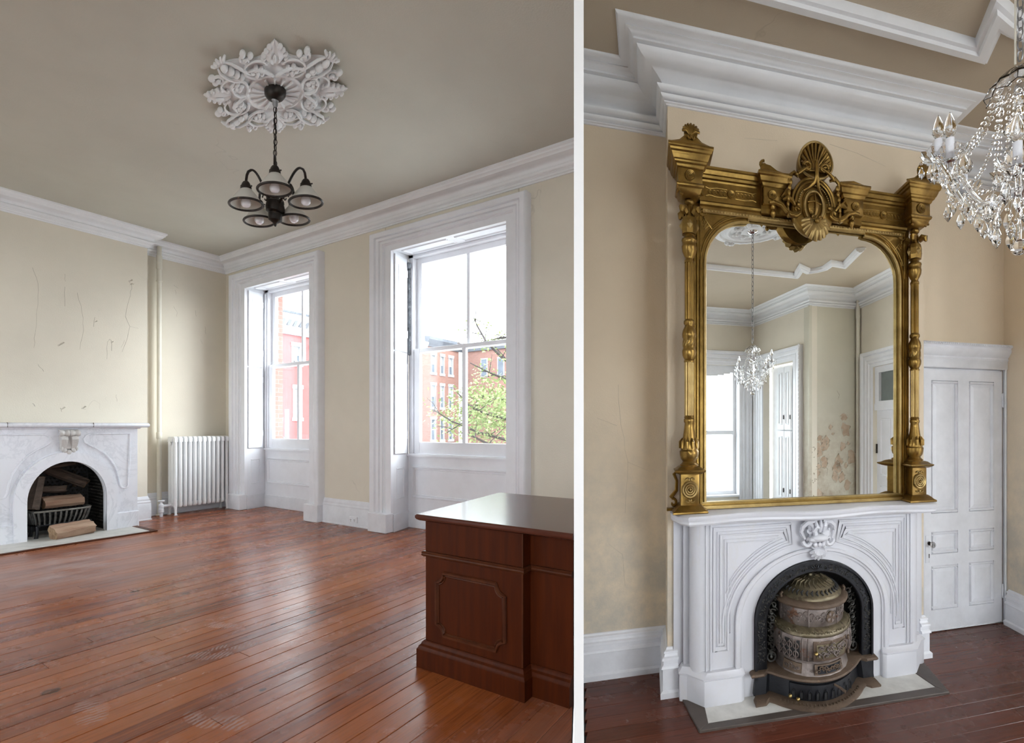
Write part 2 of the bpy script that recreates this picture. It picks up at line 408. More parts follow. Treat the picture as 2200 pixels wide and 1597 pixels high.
# ================================================================ FRONT PARLOUR: shell
HA = 3.48
def struct(name, mb, m, parent=None, **kw):
    o = obj(name, mb, m, parent, **kw)
    if parent is None: o['kind'] = 'structure'
    return o
# partition: a thin white board wall between the two rooms, its edge towards the viewer
def ray(px, t): r = (px-1250)/1020; return Vector((CAM.x+(RGT.x*r+FWD.x)*t, CAM.y+(RGT.y*r+FWD.y)*t))
pa, pb = ray(1233, 1.5), ray(1254, 1.5)
far = FWD*2.75
mb = MB().ext([tuple(pa), tuple(pb), tuple(pb+far), tuple(pa+far)], -.9, 4.6, lambda a, b, h: (a, b, h))
struct('wall_partition', mb, M['partition'] if 'partition' in M else M['white'])['label'] = 'thin white board partition between the two parlours'

# floor of boards running along the fireplace wall
fl = thing('floor', (0, 0, 0), 'worn red-brown floorboards of the front parlour with dusty footprints', kind='structure')
mb = MB().ext([(-.3, .5), (5.45, .5), (pa.x-.015, pa.y), (8.55, -5.2), (8.55, -6.2), (-.3, -6.2)], -.14, -.022, lambda a, b, h: (a, b, h))
obj('subfloor', mb, M['soot'], fl)
x = 0.0; k = 0
def xmax(y): return (pa.x-.012+(y-pa.y)*(far.x/far.y)) if y > pa.y-.02 else 9.0
BW = .1
while x < 8.3:
    xa, xb = x+.0008, x+BW-.0008
    y1 = .34; cuts = []
    y = y1
    yend = -5.2
    while y > yend:
        y2 = max(yend, y-R.uniform(2.2, 4.6)); cuts.append((y, y2)); y = y2
    for (a, b) in cuts:
        lim = lambda q: min(a, pa.y+(q-pa.x+.014)*far.y/far.x if q < pa.x+5 and pa.y+(q-pa.x+.014)*far.y/far.x > -9 else a)-.001
        if lim(xa) <= b+.02 or lim(xb) <= b+.01: continue
        c = .002; dz = R.uniform(-.001, .001)
        mb = MB()
        prof = [(xa, -.02), (xa, -c+dz), (xa+c, dz), (xb-c, dz), (xb, -c+dz), (xb, -.02)]
        mb.loft([[(p, b+.001, q) for p, q in prof], [(p, lim(p), q) for p, q in prof]])
        obj('floorboard', mb, M['floorA'], fl, smooth=0)
    x += BW

# ceiling
mb = MB().ext([(-.3, .35), (5.70, .35), (7.0, -2.1), (7.7, -3.5), (9.3, -6.2), (-.3, -6.2)], HA, HA+.12, lambda a, b, h: (a, b, h))
struct('ceiling', mb, M['ceil'])['label'] = 'plain greige plaster ceiling of the front parlour'

# left wall with chimney breast (firebox opening left free)
BY0, BY1, BX = -2.52, -.97, .30
wl = thing('wall_left', (0, -1.7, 0), 'cream fireplace wall with cracked paint on the chimney breast', kind='structure')
mb = MB().box(-.25, 0, BY1, .4, -.1, HA).box(-.25, 0, -6.2, BY0, -.1, HA)
obj('recess', mb, M['wall'], wl)
mb = MB().box(-.25, BX, BY0, -2.06, -.1, HA).box(-.25, BX, -1.42, BY1, -.1, HA).box(-.25, BX, -2.06, -1.42, .82, HA).box(-.25, -.1, -2.06, -1.42, -.1, .82)
obj('chimney_breast', mb, M['wall'], wl)
# hairline cracks and lifted flakes of paint on the breast (drawn in wall metres: y, z)
def crackpath(pts, wd, face_x, name='paint_crack', m=None, T=None, parent=None):
    T = T or (lambda y, z, d: (face_x+d, y, z)); mb = MB()
    for (a, b) in zip(pts[:-1], pts[1:]):
        n = 3; last = a
        for i in range(1, n+1):
            p = (a[0]+(b[0]-a[0])*i/n+(R.uniform(-.006, .006) if i < n else 0), a[1]+(b[1]-a[1])*i/n)
            t = wd*R.uniform(.35, .8)
            mb.add([T(last[0]-t, last[1], .0004), T(last[0]+t, last[1]+t, .0012), T(p[0]+t, p[1]+t, .0012), T(p[0]-t, p[1], .0004)], [(0, 1, 2, 3)])
            last = p
    return obj(name, mb, m or M['crack'], parent, smooth=0)
M['crack'] = mat('crack_line_tone', (.40, .36, .29), .8)  # darker tone for the crack ribbons
M['flake'] = mat('lifted_paint_flake', (.60, .55, .46), .7)
for pts, wd in ([[(-1.14, 2.85), (-1.115, 2.80), (-1.125, 2.68), (-1.17, 2.42), (-1.13, 2.31), (-1.15, 2.18), (-1.20, 2.0)], .0022],
                [[(-1.115, 2.80), (-1.09, 2.83)], .003], [[(-1.13, 2.31), (-1.05, 2.30)], .001],
                [[(-1.86, 2.62), (-1.86, 2.42), (-1.88, 2.1), (-1.89, 1.95)], .0012], [[(-1.665, 2.64), (-1.665, 2.43)], .0018],
                [[(-1.57, 2.60), (-1.535, 2.40), (-1.52, 2.2), (-1.55, 1.98)], .0014], [[(-1.43, 2.36), (-1.44, 2.25)], .003],
                [[(-1.37, 2.45), (-1.40, 2.44)], .002], [[(-1.325, 2.10), (-1.31, 2.13), (-1.295, 2.12), (-1.29, 2.0)], .0025],
                [[(-1.325, 2.10), (-1.33, 1.9)], .0012], [[(-1.21, 2.05), (-1.18, 2.14), (-1.16, 2.15)], .001],
                [[(-1.86, 2.62), (-1.90, 2.78)], .0012], [[(-1.76, 2.72), (-1.665, 2.78), (-1.66, 2.7)], .001], [[(-1.86, 1.78), (-1.82, 1.71)], .002],
                [[(-1.9, 1.37), (-1.88, 1.34)], .003], [[(-1.70, 1.33), (-1.69, 1.29)], .003], [[(-1.54, 1.33), (-1.50, 1.32)], .003], [[(-1.25, 1.5), (-1.245, 1.42)], .001]):
    crackpath(pts, wd, BX, parent=wl)
for pts in ([[(-.60, 2.98), (-.55, 2.95)], [(-.585, 2.92), (-.575, 2.86)], [(-.60, 2.7), (-.56, 2.62), (-.565, 2.57)], [(-.36, 2.7), (-.35, 2.62)], [(-.25, 2.5), (-.24, 2.4)], [(-.3, 2.32), (-.28, 2.26)]]):
    crackpath(pts, .0012, 0.0, parent=wl)
for (y, z, s) in ((-1.715, 1.99, .034), (-1.695, 2.01, .028), (-1.135, 2.835, .03), (-1.128, 2.8, .022), (-1.43, 2.3, .02), (-1.295, 2.09, .02), (-1.69, 1.31, .03), (-1.53, 1.325, .03)):
    mb = MB(); mb.add([(BX+.001, y, z), (BX+.012, y+s, z+s*.9), (BX+.001, y+s*.7, z+s*1.2), (BX+.001, y-s*.2, z+s*.4)], [(0, 1, 2), (0, 2, 3)])
    obj('paint_flake', mb, M['flake'], wl, smooth=0)

# window wall: piers, lintels and brick outer jambs
W = [dict(x0=.56, x1=2.01, ox0=.26, ox1=2.27, cx=1.30), dict(x0=3.455, x1=4.985, ox0=3.175, ox1=5.24, cx=4.20)]
ZIN, ZOUT = 3.005, 3.208
wb = thing('wall_back', (2.7, .2, 0), 'beige window wall of the front parlour', kind='structure')
mb = MB()
for a, b in ((-.25, .44), (2.13, 3.33), (5.11, 5.70)): mb.box(a, b, 0, .36, -.1, HA)
for wn in W: mb.box(wn['x0']-.12, wn['x1']+.12, 0, .36, ZIN+.08, HA)
obj('plaster_face', mb, M['wall'], wb)
mb = MB()
for a, b in ((-.25, .475), (2.1, 3.33), (5.11, 5.70)): mb.box(a, b, .36, .52, -.6, 4.2)
for wn in W: mb.box(wn['x0']-.13, wn['x1']+.13, .36, .52, 3.06, 4.2).box(wn['x0']-.13, wn['x1']+.13, .36, .52, -.6, .72)
obj('brick_jamb', mb, M['extbrick'] if 'extbrick' in M else M['wall'], wb)

# cornice and baseboards
def arc(x0, z0, x1, z1, bul, n=5):
    out = []
    for i in range(n+1):
        t = i/n; x = x0+(x1-x0)*t; z = z0+(z1-z0)*t; s = sin(PI*t)*bul
        L = math.hypot(x1-x0, z1-z0); out.append((x+(z1-z0)/L*s, z-(x1-x0)/L*s))
    return out
cp = [(0, .0), (.145, 0), (.145, -.018), (.134, -.026), (.130, -.040), (.118, -.048), (.112, -.062), (.098, -.066)]+arc(.088, -.070, .042, -.112, .014)+[(.036, -.116), (.050, -.119), (.050, -.128)]+arc(.048, -.130, .034, -.148, -.004, 3)+[(.030, -.150), (.030, -.156), (.024, -.160), (.021, -.178), (.013, -.181), (.011, -.195), (0, -.195)]
pathA = [(0, -6.2), (0, BY0), (BX, BY0), (BX, BY1), (0, BY1), (0, 0), (5.735, 0)]
struct('trim_1', MB().sweep(pathA, cp, HA, d1=-FWD), M['corn'])['label'] = 'white stepped plaster cornice of the front parlour'
bp = [(0, 0), (.034, 0), (.034, .012), (.028, .018), (.028, .195), (.024, .203), (.027, .212), (.024, .226), (.016, .236), (.019, .246), (.014, .262), (.006, .284), (0, .288)]
bl = thing('baseboard_left', (0, -.5, 0), 'white moulded baseboard behind the radiator and round the chimney breast', kind='structure')
obj('baseboard_run', MB().sweep([(BX, -1.15), (BX, BY1), (0, BY1), (0, 0), (.25, 0)], bp), M['whiteold'], bl)
bb = thing('baseboard_back', (2.7, 0, 0), 'white moulded baseboard between the two windows', kind='structure')
obj('baseboard_run', MB().sweep([(2.26, 0), (3.19, 0)], bp), M['whiteold'], bb)
obj('baseboard_run', MB().sweep([(5.23, 0), (5.72, 0)], bp), M['whiteold'], bb)

# ---------------------------------------------------------------- windows
def casing(mb, x0, x1, z0, z1, wl, wr, wt, prof, Y, T=None):   # architrave: profile (fraction outwards, protrusion), facing -Y
    rings = []
    def P(x, y, z): return (x, Y-y, z)
    for s, n in prof: pass
    L = [P(x0-s*wl, n, z0) for s, n in prof]; A = [P(x0-s*wl, n, z1+s*wt) for s, n in prof]
    B = [P(x1+s*wr, n, z1+s*wt) for s, n in prof]; C = [P(x1+s*wr, n, z0) for s, n in prof]
    return mb.loft([L, A, B, C])
CPROF = [(0, 0.0), (0, 0.0308), (0.3, 0.0308), (0.33, 0.042), (0.36, 0.042), (0.38, 0.056), (0.5, 0.056), (0.53, 0.0476), (0.56, 0.0644), (0.66, 0.0728), (0.7, 0.0644), (0.73, 0.084), (0.93, 0.0924), (0.97, 0.0868), (1, 0.0728), (1, 0.0)]
def frame_panel(mb, x0, x1, z0, z1, f, w=.022, d=.010):         # raised picture-frame bead; f(x, z, d) -> 3D
    for (a, b, c, e) in ((x0, x1, z0, z0+w), (x0, x1, z1-w, z1), (x0, x0+w, z0+w, z1-w), (x1-w, x1, z0+w, z1-w)):
        i = .35*w
        vs = [f(a, c, 0), f(b, c, 0), f(b, e, 0), f(a, e, 0), f(a+i, c+i, d), f(b-i, c+i, d), f(b-i, e-i, d), f(a+i, e-i, d)]
        mb.add(vs, [(0, 3, 2, 1), (4, 5, 6, 7), (0, 1, 5, 4), (1, 2, 6, 5), (2, 3, 7, 6), (3, 0, 4, 7)])
    return mb
def sash(name, parent, x0, x1, z0, z1, y, st, rt, rb, mx, mw):  # stiles, rails, centre bar and two panes
    mb = MB().box(x0, x0+st, y-.02, y+.02, z0, z1).box(x1-st, x1, y-.02, y+.02, z0, z1)
    mb.box(x0+st, x1-st, y-.02, y+.02, z0, z0+rb).box(x0+st, x1-st, y-.02, y+.02, z1-rt, z1)
    o = obj(name, mb, M['white'], parent, bev=.003)
    obj('glazing_bar', MB().box(mx-mw, mx+mw, y-.018, y+.018, z0+rb, z1-rt), M['white'], o, bev=.004)
    for a, b in ((x0+st, mx-mw), (mx+mw, x1-st)):
        obj('pane', MB().box(a-.004, b+.004, y+.002, y+.005, z0+rb-.004, z1-rt+.004), M['pane'], o, smooth=0)
    return o
for i, wn in enumerate(W):
    x0, x1 = wn['x0'], wn['x1']
    nm = 'window_%d' % (i+1)
    wt = thing(nm, ((x0+x1)/2, 0, 0), ['tall white sash window nearest the radiator, red house beyond it', 'tall white sash window above the desk, tree and brick houses beyond it'][i], kind='structure')
    obj('casing', casing(MB(), x0, x1, .19, ZIN, x0-wn['ox0'], wn['ox1']-x1, ZOUT-ZIN, CPROF, 0), M['white'], wt)
    for a, b in ((wn['ox0']-.006, x0+.004), (x1-.004, wn['ox1']+.006)):
        obj('plinth_block', MB().box(a, b, -.10, 0, 0, .205), M['whiteold'], wt, bev=.006)
    YS = .27                              # the splayed linings run back to the sash frame
    xl, xr = x0-.075, x1+.075
    def lin(side):
        a, b = (x0, xl) if side < 0 else (x1, xr)
        t = .03*side
        return MB().ext([(a, 0), (b, YS), (b+t, YS), (a+t, 0)], 0, ZIN+.06, lambda p, q, h: (p, q, h))
    for sd in (-1, 1): obj('reveal_lining', lin(sd), M['white'], wt)
    # soffit with sunk panels
    mb = MB().ext([(x0, 0), (x1, 0), (xr, YS+.1), (xl, YS+.1)], ZIN+.015, ZIN+.06, lambda p, q, h: (p, q, h+(q*.12)))
    o = obj('soffit', mb, M['white'], wt)
    for a, b in ((x0+.06, (x0+x1)/2-.05), ((x0+x1)/2+.05, x1-.06)):
        obj('soffit_panel', frame_panel(MB(), a, b, .05, .22, lambda x, z, d: (x, z, ZIN+.015+z*.12-d), .02, .012), M['white'], o)
    # shutters folded into the linings
    for sd in (-1, 1):
        xa, xb = (x0, xl) if sd < 0 else (x1, xr)
        def sf(y, z, d, xa=xa, xb=xb, sd=sd): return (xa+(xb-xa)*y/YS-sd*d, y, z)
        for zz0, zz1 in ((.835, 1.945), (1.955, 2.99)):
            mb = MB().add([sf(y, z, d) for d in (0.002, .022) for (y, z) in ((.014, zz0), (.222, zz0), (.222, zz1), (.014, zz1))], [(3, 2, 1, 0), (4, 5, 6, 7), (0, 1, 5, 4), (1, 2, 6, 5), (2, 3, 7, 6), (3, 0, 4, 7)])
            o = obj('shutter', mb, M['white'], wt, bev=.002)
            mb = frame_panel(MB(), .065, .178, zz0+.14, zz1-.10, lambda x, z, d, sf=sf: sf(x, z, .022+d), .016, .007)
            frame_panel(mb, .09, .153, zz0+.18, zz1-.14, lambda x, z, d, sf=sf: sf(x, z, .022+d), .010, .006)
            obj('shutter_panel', mb, M['white'], o)
            for hz in (zz0+.16, zz1-.2):
                p = sf(.226, hz, .02)
                obj('hinge', MB().lathe([(0, hz), (.006, hz), (.006, hz+.08), (0, hz+.08)], (p[0], p[1]), 8), M['whiteold'], o)
        # small fixed panel under the shutters
        mb = frame_panel(MB(), .055, .19, .34, .68, lambda x, z, d, sf=sf: sf(x, z, d), .014, .008)
        obj('reveal_panel', mb, M['white'], wt)
        mb = MB().add([sf(y, z, d) for d in (0, .014) for (y, z) in ((.0, 0), (.26, 0), (.26, .185), (.0, .185))], [(3, 2, 1, 0), (4, 5, 6, 7), (0, 1, 5, 4), (1, 2, 6, 5), (2, 3, 7, 6), (3, 0, 4, 7)])
        obj('reveal_plinth', mb, M['whiteold'], wt)
    # panelled back under the sill, stool
    obj('apron', MB().box(xl, xr, YS, YS+.05, 0, .80), M['white'], wt)
    mb = frame_panel(MB(), xl+.075, xr-.075, .335, .69, lambda x, z, d: (x, YS-d, z), .022, .02)
    frame_panel(mb, xl+.105, xr-.105, .365, .66, lambda x, z, d: (x, YS-d, z), .010, .008)
    obj('apron_panel', mb, M['white'], wt)
    obj('apron_plinth', MB().box(xl, xr, YS-.016, YS, 0, .17), M['whiteold'], wt, bev=.004)
    obj('stool', MB().box(xl+.004, xr-.004, YS-.028, YS+.10, .795, .825), M['white'], wt, bev=.006, seg=2)
    # sash frame
    mb = MB().box(xl, xl+.075, YS, YS+.09, .825, 3.06).box(xr-.075, xr, YS, YS+.09, .825, 3.06).box(xl, xr, YS, YS+.09, 3.02, 3.08)
    obj('sash_frame', mb, M['white'], wt, bev=.004)
    mx = (x0+x1)/2
    sash('lower_sash', wt, xl+.078, xr-.078, .828, 2.0, YS+.03, .085, .042, .13, mx-.03, .026)
    sash('upper_sash', wt, xl+.074, xr-.074, 1.955, 3.03, YS+.075, .075, .07, .045, mx-.01, .022)
    obj('sash_lock', MB().box(mx-.10, mx-.06, YS-.012, YS+.03, 2.0, 2.015), M['white'], wt, bev=.003)
    # parting strips beside the sash; one has lost its paint
    for sd in (-1, 1):
        xa = xl+.03 if sd < 0 else xr-.03
        bare = (i == 1 and sd < 0)
        o = obj('sash_strip', MB().box(xa-.014, xa+.014, YS-.02, YS, 1.93 if bare else .83, 2.93 if bare else 3.0), M['lead' if bare else 'white'], wt, bev=.004)
        if bare:
            o['label'] = 'bare grey strip with its paint peeled off'
            mb = MB()
            for k in range(26):
                z = 1.94+R.random()*.95; a = xa+R.uniform(-.016, .01); s = R.uniform(.012, .03)
                mb.add([(a, YS-.022, z), (a+s*.7, YS-.032, z+s*.6), (a+s*.2, YS-.024, z+s*1.4)], [(0, 1, 2)])
            f_ = obj('peeled_flakes', mb, M['lead'], o, smooth=0); f_['kind'] = 'stuff'
            obj('strip_cap', MB().box(xa-.026, xa+.03, YS-.05, YS, 2.90, 2.965), M['lead'], o, bev=.012)
# outlet
ot = thing('wall_outlet', (2.85, -.034, .04), 'white duplex wall outlet set low in the baseboard between windows', 'outlet')
obj('cover_plate', MB().box(2.785, 2.915, -.046, -.030, .045, .115), M['white'], ot, bev=.003)
for sx in (-.032, .032):
    o = obj('receptacle', MB().box(2.85+sx-.02, 2.85+sx+.02, -.050, -.045, .062, .098), M['white'], ot, bev=.004)
    mb = MB()
    for (dx, dz, ww, hh) in ((-.010, .004, .005, .012), (.006, .004, .005, .012), (-.003, -.012, .007, .006)): mb.box(2.85+sx+dx, 2.85+sx+dx+ww, -.0508, -.0498, .08+dz-hh/2, .08+dz+hh/2)
    obj('slot', mb, M['soot'], o)

# ---------------------------------------------------------------- riser pipe and radiator
t = thing('riser_pipe', (.075, -.775, 0), 'cream painted heating pipe rising to the ceiling beside the chimney breast', 'pipe')
px, py = .075, -.775
obj('tube', MB().lathe([(0, 0), (.024, 0), (.024, HA), (0, HA)], (px, py), 16), M['pipe'], t)
for z0, z1, r in ((.97, 1.06, .030), (3.12, 3.30, .031), (2.96, 2.985, .030), (.0, .02, .04)):
    obj('coupling', MB().lathe([(0, z0), (r-.006, z0), (r, z0+.01), (r, z1-.01), (r-.006, z1), (0, z1)], (px, py), 16), M['pipe'], t)
obj('ceiling_ring', MB().lathe([(0, HA-.005), (.055, HA-.005), (.055, HA), (0, HA)], (px, py), 16), M['bronze'], t)
rt = thing('cast_iron_radiator', (.17, -.39, 0), 'white painted cast iron column radiator in the corner by the window', 'radiator')
NS = 12; y0, y1 = -.70, -.075; sp = (y1-y0)/NS
def section(yc):
    mb = MB(); xf, xb_ = .245, .095
    for xx in (xf, (xf+xb_)/2, xb_):
        rings = []
        for z, k in ((.10, .55), (.115, .9), (.14, 1), (.5, 1), (.90, 1), (.945, .95), (.97, .6)):
            rings.append([(xx+.026*k*cos(a), yc+sp*.325*k*sin(a), z) for a in [2*PI*q/10 for q in range(10)]])
        mb.loft(rings)
    mb.ext([(xb_-.025, .93), (xb_-.02, .985), (xb_+.0, 1.0), (xf+.0, 1.0), (xf+.022, .985), (xf+.026, .93)], yc-sp*.31, yc+sp*.31, lambda p, q, h: (p, h, q))
    mb.ext([(xb_-.02, .125), (xb_-.01, .10), (xf+.01, .10), (xf+.02, .125), (xf, .15), (xb_, .15)], yc-sp*.31, yc+sp*.31, lambda p, q, h: (p, h, q))
    mb.box(xb_+.02, xf-.02, yc-sp*.5, yc+sp*.5, .935, .975).box(xb_+.02, xf-.02, yc-sp*.5, yc+sp*.5, .12, .155)
    return mb
for k in range(NS): obj('section', section(y0+sp*(k+.5)), M['steelwhite'], rt, bev=.003)
for yy in (y0+sp*.5, y1-sp*.5):
    for xx in (.245, .095):
        mb = MB().tube([(xx, yy, .12), (xx+(.006 if xx > .17 else -.006), yy, .07), (xx+(.012 if xx > .17 else -.012), yy, .012), (xx+(.014 if xx > .17 else -.014), yy, .0)], [.02, .014, .013, .021], 8)
        obj('leg', mb, M['steelwhite'], rt)
obj('end_boss', MB().ball((.17, y0-.002, .91), (.03, .014, .03), 12, 8), M['steelwhite'], rt)
v = obj('valve', MB().lathe([(0, .0), (.017, 0), (.017, .05), (.028, .055), (.028, .10), (.02, .108), (.026, .115), (.026, .15), (.016, .16), (.012, .185), (0, .185)], (.20, y0-.10), 12), M['whiteold'], rt)
obj('valve_wheel', MB().lathe([(0, .19), (.03, .19), (.034, .198), (.03, .207), (0, .207)], (.20, y0-.10), 14), M['whiteold'], v)
obj('valve_spigot', MB().tube([(.20, y0-.10, .13), (.19, y0-.04, .13), (.18, y0+.02, .13)], .018, 10), M['whiteold'], v)
# ================================================================ FIREPLACE of the front parlour
def ellarc(hw, sp, rise, n, a0=0, a1=PI): return [(hw*cos(a0+(a1-a0)*k/n), sp+rise*sin(a0+(a1-a0)*k/n)) for k in range(n+1)]
def arch_poly(hw, sp, rise, n=24, z0=0): return [(hw, z0)]+ellarc(hw, sp, rise, n)+[(-hw, z0)]
def arch_ring(mb, inn, out, f, d0, d1, n=28, z0=0):      # solid between two arches; f(s, d, z)
    A = arch_poly(*inn, n, z0); B = arch_poly(*out, n, z0)
    rings = []
    for a, b in zip(A, B): rings.append([f(a[0], d0, a[1]), f(a[0], d1, a[1]), f(b[0], d1, b[1]), f(b[0], d0, b[1])])
    return mb.loft(rings)
def arch_plate(mb, inn, W_, H_, f, d0, d1, n=40, z0=0):  # rectangular slab with an arched opening
    hw, sp, rise = inn; A = [(hw, z0), (hw, sp*.5)]+ellarc(hw, sp, rise, n)+[(-hw, sp*.5), (-hw, z0)]; B = []
    for i, (s, z) in enumerate(A):
        if i < 2 or i >= len(A)-2: B.append((W_ if s > 0 else -W_, z)); continue
        a = PI*(i-2)/n; c, q = cos(a)*W_, sin(a)*(H_-sp)
        k = min(W_/abs(c) if abs(c) > 1e-6 else 9e9, (H_-sp)/q if q > 1e-6 else 9e9); B.append((c*k, sp+q*k))
    # exact corners
    for sg in (1, -1):
        j = min(range(len(B)), key=lambda t: (B[t][0]-sg*W_)**2+(B[t][1]-H_)**2); B[j] = (sg*W_, H_)
    rings = [[f(a[0], d0, a[1]), f(a[0], d1, a[1]), f(b[0], d1, b[1]), f(b[0], d0, b[1])] for a, b in zip(A, B)]
    return mb.loft(rings)
YC = -1.735
def FA(s, d, z): return (d, YC+s, z)
XF = .665
mt = thing('marble_mantelpiece', (.5, YC, 0), 'grey veined marble mantelpiece with an arched opening holding logs', 'mantelpiece')
obj('facing', arch_plate(MB(), (.284, .386, .385), .553, 1.125, FA, XF-.05, XF), M['marble'], mt)
mb = MB().add([FA(s, d, z) for s in (.515, .553) for d in (BX, XF-.05) for z in (0, 1.125)], [(0, 1, 3, 2), (4, 6, 7, 5), (0, 4, 5, 1), (2, 3, 7, 6), (0, 2, 6, 4), (1, 5, 7, 3)])
obj('side_slab', mb, M['marble'], mt)
mb = MB().add([FA(-s, d, z) for s in (.515, .553) for d in (BX, XF-.05) for z in (0, 1.125)], [(0, 1, 3, 2), (4, 6, 7, 5), (0, 4, 5, 1), (2, 3, 7, 6), (0, 2, 6, 4), (1, 5, 7, 3)])
obj('side_slab', mb, M['marble'], mt)
mb = arch_ring(MB(), (.286, .386, .386), (.372, .39, .48), FA, XF, XF+.042)
obj('arch_band', mb, M['marble'], mt)
obj('arch_bead', arch_ring(MB(), (.372, .39, .48), (.388, .39, .497), FA, XF, XF+.014), M['marble'], mt)
for sg in (1, -1):
    a, b = (.352, .560) if sg > 0 else (-.560, -.352)
    o = obj('plinth', MB().box(XF-.02, XF+.024, YC+a, YC+b, 0, .18), M['marble'], mt, bev=.004)
    obj('jamb_foot', MB().box(XF-.0, XF+.021, YC+sg*.286-(.0 if sg > 0 else .08), YC+sg*.286+(.08 if sg > 0 else .0), 0, .185), M['marble'], mt, bev=.003)
    # leg-of-mutton moulding of the spandrel
    pts = []
    for a in range(7): pts.append((.15-.035*sin(PI*a/6)-.0, 1.045-.10*(1-cos(PI*a/6))/2*1.0))
    pts = [(.17, 1.052), (.135, 1.035), (.118, 1.0), (.125, .965), (.16, .935), (.215, .90), (.275, .845), (.33, .765), (.372, .67), (.395, .57), (.405, .49), (.42, .455), (.44, .448), (.462, .455), (.472, .48), (.480, .70), (.486, .9), (.490, 1.052), (.33, 1.052)]
    pts = [FA(sg*s, XF+.002, z) for s, z in pts]
    obj('spandrel_moulding', MB().tube(pts, .0095, 6, closed=True), M['marble'], mt)
# keystone corbel: a pair of scrolls over a split leaf
ko = obj('keystone', MB().ext([(-.07, 1.10), (.075, 1.10), (.065, .95), (.05, .90), (-.045, .90), (-.06, .95)], XF, XF+.035, lambda a, b, h: FA(a, h, b)), M['marbleK'], mt, bev=.004)
for c in (-.036, .040):
    mb = MB().lathe([(0, -.036), (.030, -.036), (.034, -.02), (.024, 0), (.034, .02), (.030, .036), (0, .036)], (0, 0), 14)
    mb.v = [FA(c+p[2], XF+.05+p[0], 1.062+p[1]) for p in mb.v]; obj('scroll_roll', mb, M['marbleK'], ko)
    rings = []
    for z, d, hw in ((1.035, .06, .030), (1.0, .075, .030), (.965, .066, .027), (.93, .048, .025), (.905, .042, .028), (.885, .035, .02)):
        rings.append([FA(c-hw, XF+d*.4, z), FA(c-hw*.8, XF+d*.9, z), FA(c, XF+d, z), FA(c+hw*.8, XF+d*.9, z), FA(c+hw, XF+d*.4, z), FA(c, XF, z)])
    obj('scroll_leaf', MB().loft(rings), M['marbleK'], ko)
    for e in (-1, 1):
        th = [FA(c+e*.036, XF+.05+.022*(1-k/14)*cos(k*.75), 1.062+.022*(1-k/14)*sin(k*.75)) for k in range(13)]
        obj('volute', MB().tube(th, .004, 5), M['marbleB'], ko)
mb = MB()
for dx, dz, r in ((0, .868, .024), (-.03, .885, .02), (.034, .885, .02), (-.05, .905, .014), (.056, .905, .014)): mb.ball(FA(dx, XF+.03, dz), (.022, r, .028))
obj('bud', mb, M['marbleK'], ko)
# shelf with rounded nose
rings = []
for d, z in ((BX, 1.120), (.72, 1.120), (.744, 1.128), (.752, 1.145), (.744, 1.162), (.72, 1.170), (BX, 1.170)): rings.append((d, z))
mb = MB().ext(rings, -.62, .635, lambda a, b, h: FA(h, a, b))
o = obj('shelf', mb, M['marble'], mt, bev=.004)
for s in (-.42, .17): obj('shelf_joint', MB().box(.60, .7505, YC+s, YC+s+.003, 1.124, 1.1705), M['hborder'], o)
obj('bed_mould', MB().box(BX, .69, YC-.575, YC+.575, 1.105, 1.125), M['marble'], mt, bev=.006)
# firebox of cast plates, its back with a diaper pattern of small bosses
def quadbox(s0, s1, d0, d1, z0, z1): return MB().box(d0, d1, YC+s0, YC+s1, z0, z1)
fb = obj('firebox', quadbox(-.315, .315, .10, .125, 0, .80), M['soot'], mt)
obj('cheek_plate', quadbox(-.325, -.30, .10, XF-.05, 0, .80), M['soot'], fb); obj('cheek_plate', quadbox(.30, .325, .10, XF-.05, 0, .80), M['soot'], fb)
obj('throat_plate', quadbox(-.32, .32, .10, XF-.05, .79, .815), M['soot'], fb)
mb = MB()
for i in range(17):
    for j in range(20):
        y = YC-.28+.035*i+(.0175 if j % 2 else 0); z = .06+.036*j
        mb.add([(.125, y-.012, z), (.125, y, z-.013), (.125, y+.012, z), (.125, y, z+.013), (.134, y, z)], [(0, 1, 4), (1, 2, 4), (2, 3, 4), (3, 0, 4)])
for i in range(14):
    for j in range(20):
        x = .16+.035*i; z = .06+.036*j; y = YC+.30
        mb.add([(x-.012, y, z), (x, y, z-.013), (x+.012, y, z), (x, y, z+.013), (x, y-.008, z)], [(0, 1, 4), (1, 2, 4), (2, 3, 4), (3, 0, 4)])
o = obj('boss_pattern', mb, M['ironworn'], fb, smooth=0); o['kind'] = 'stuff'
# hearth
ht = thing('hearth_slab', (.8, YC, 0), 'pale stone hearth slab with a brown wooden border below the log fireplace', 'hearth')
obj('slab', MB().box(.1, 1.16, -2.62, -1.235, -.004, .010), M['hearth'], ht, bev=.002)
mb = MB().box(1.16, 1.20, -2.62, -1.19, -.004, .013).box(.33, 1.16, -1.235, -1.19, -.004, .013)
obj('border', mb, M['mahogedge'], ht, bev=.002)

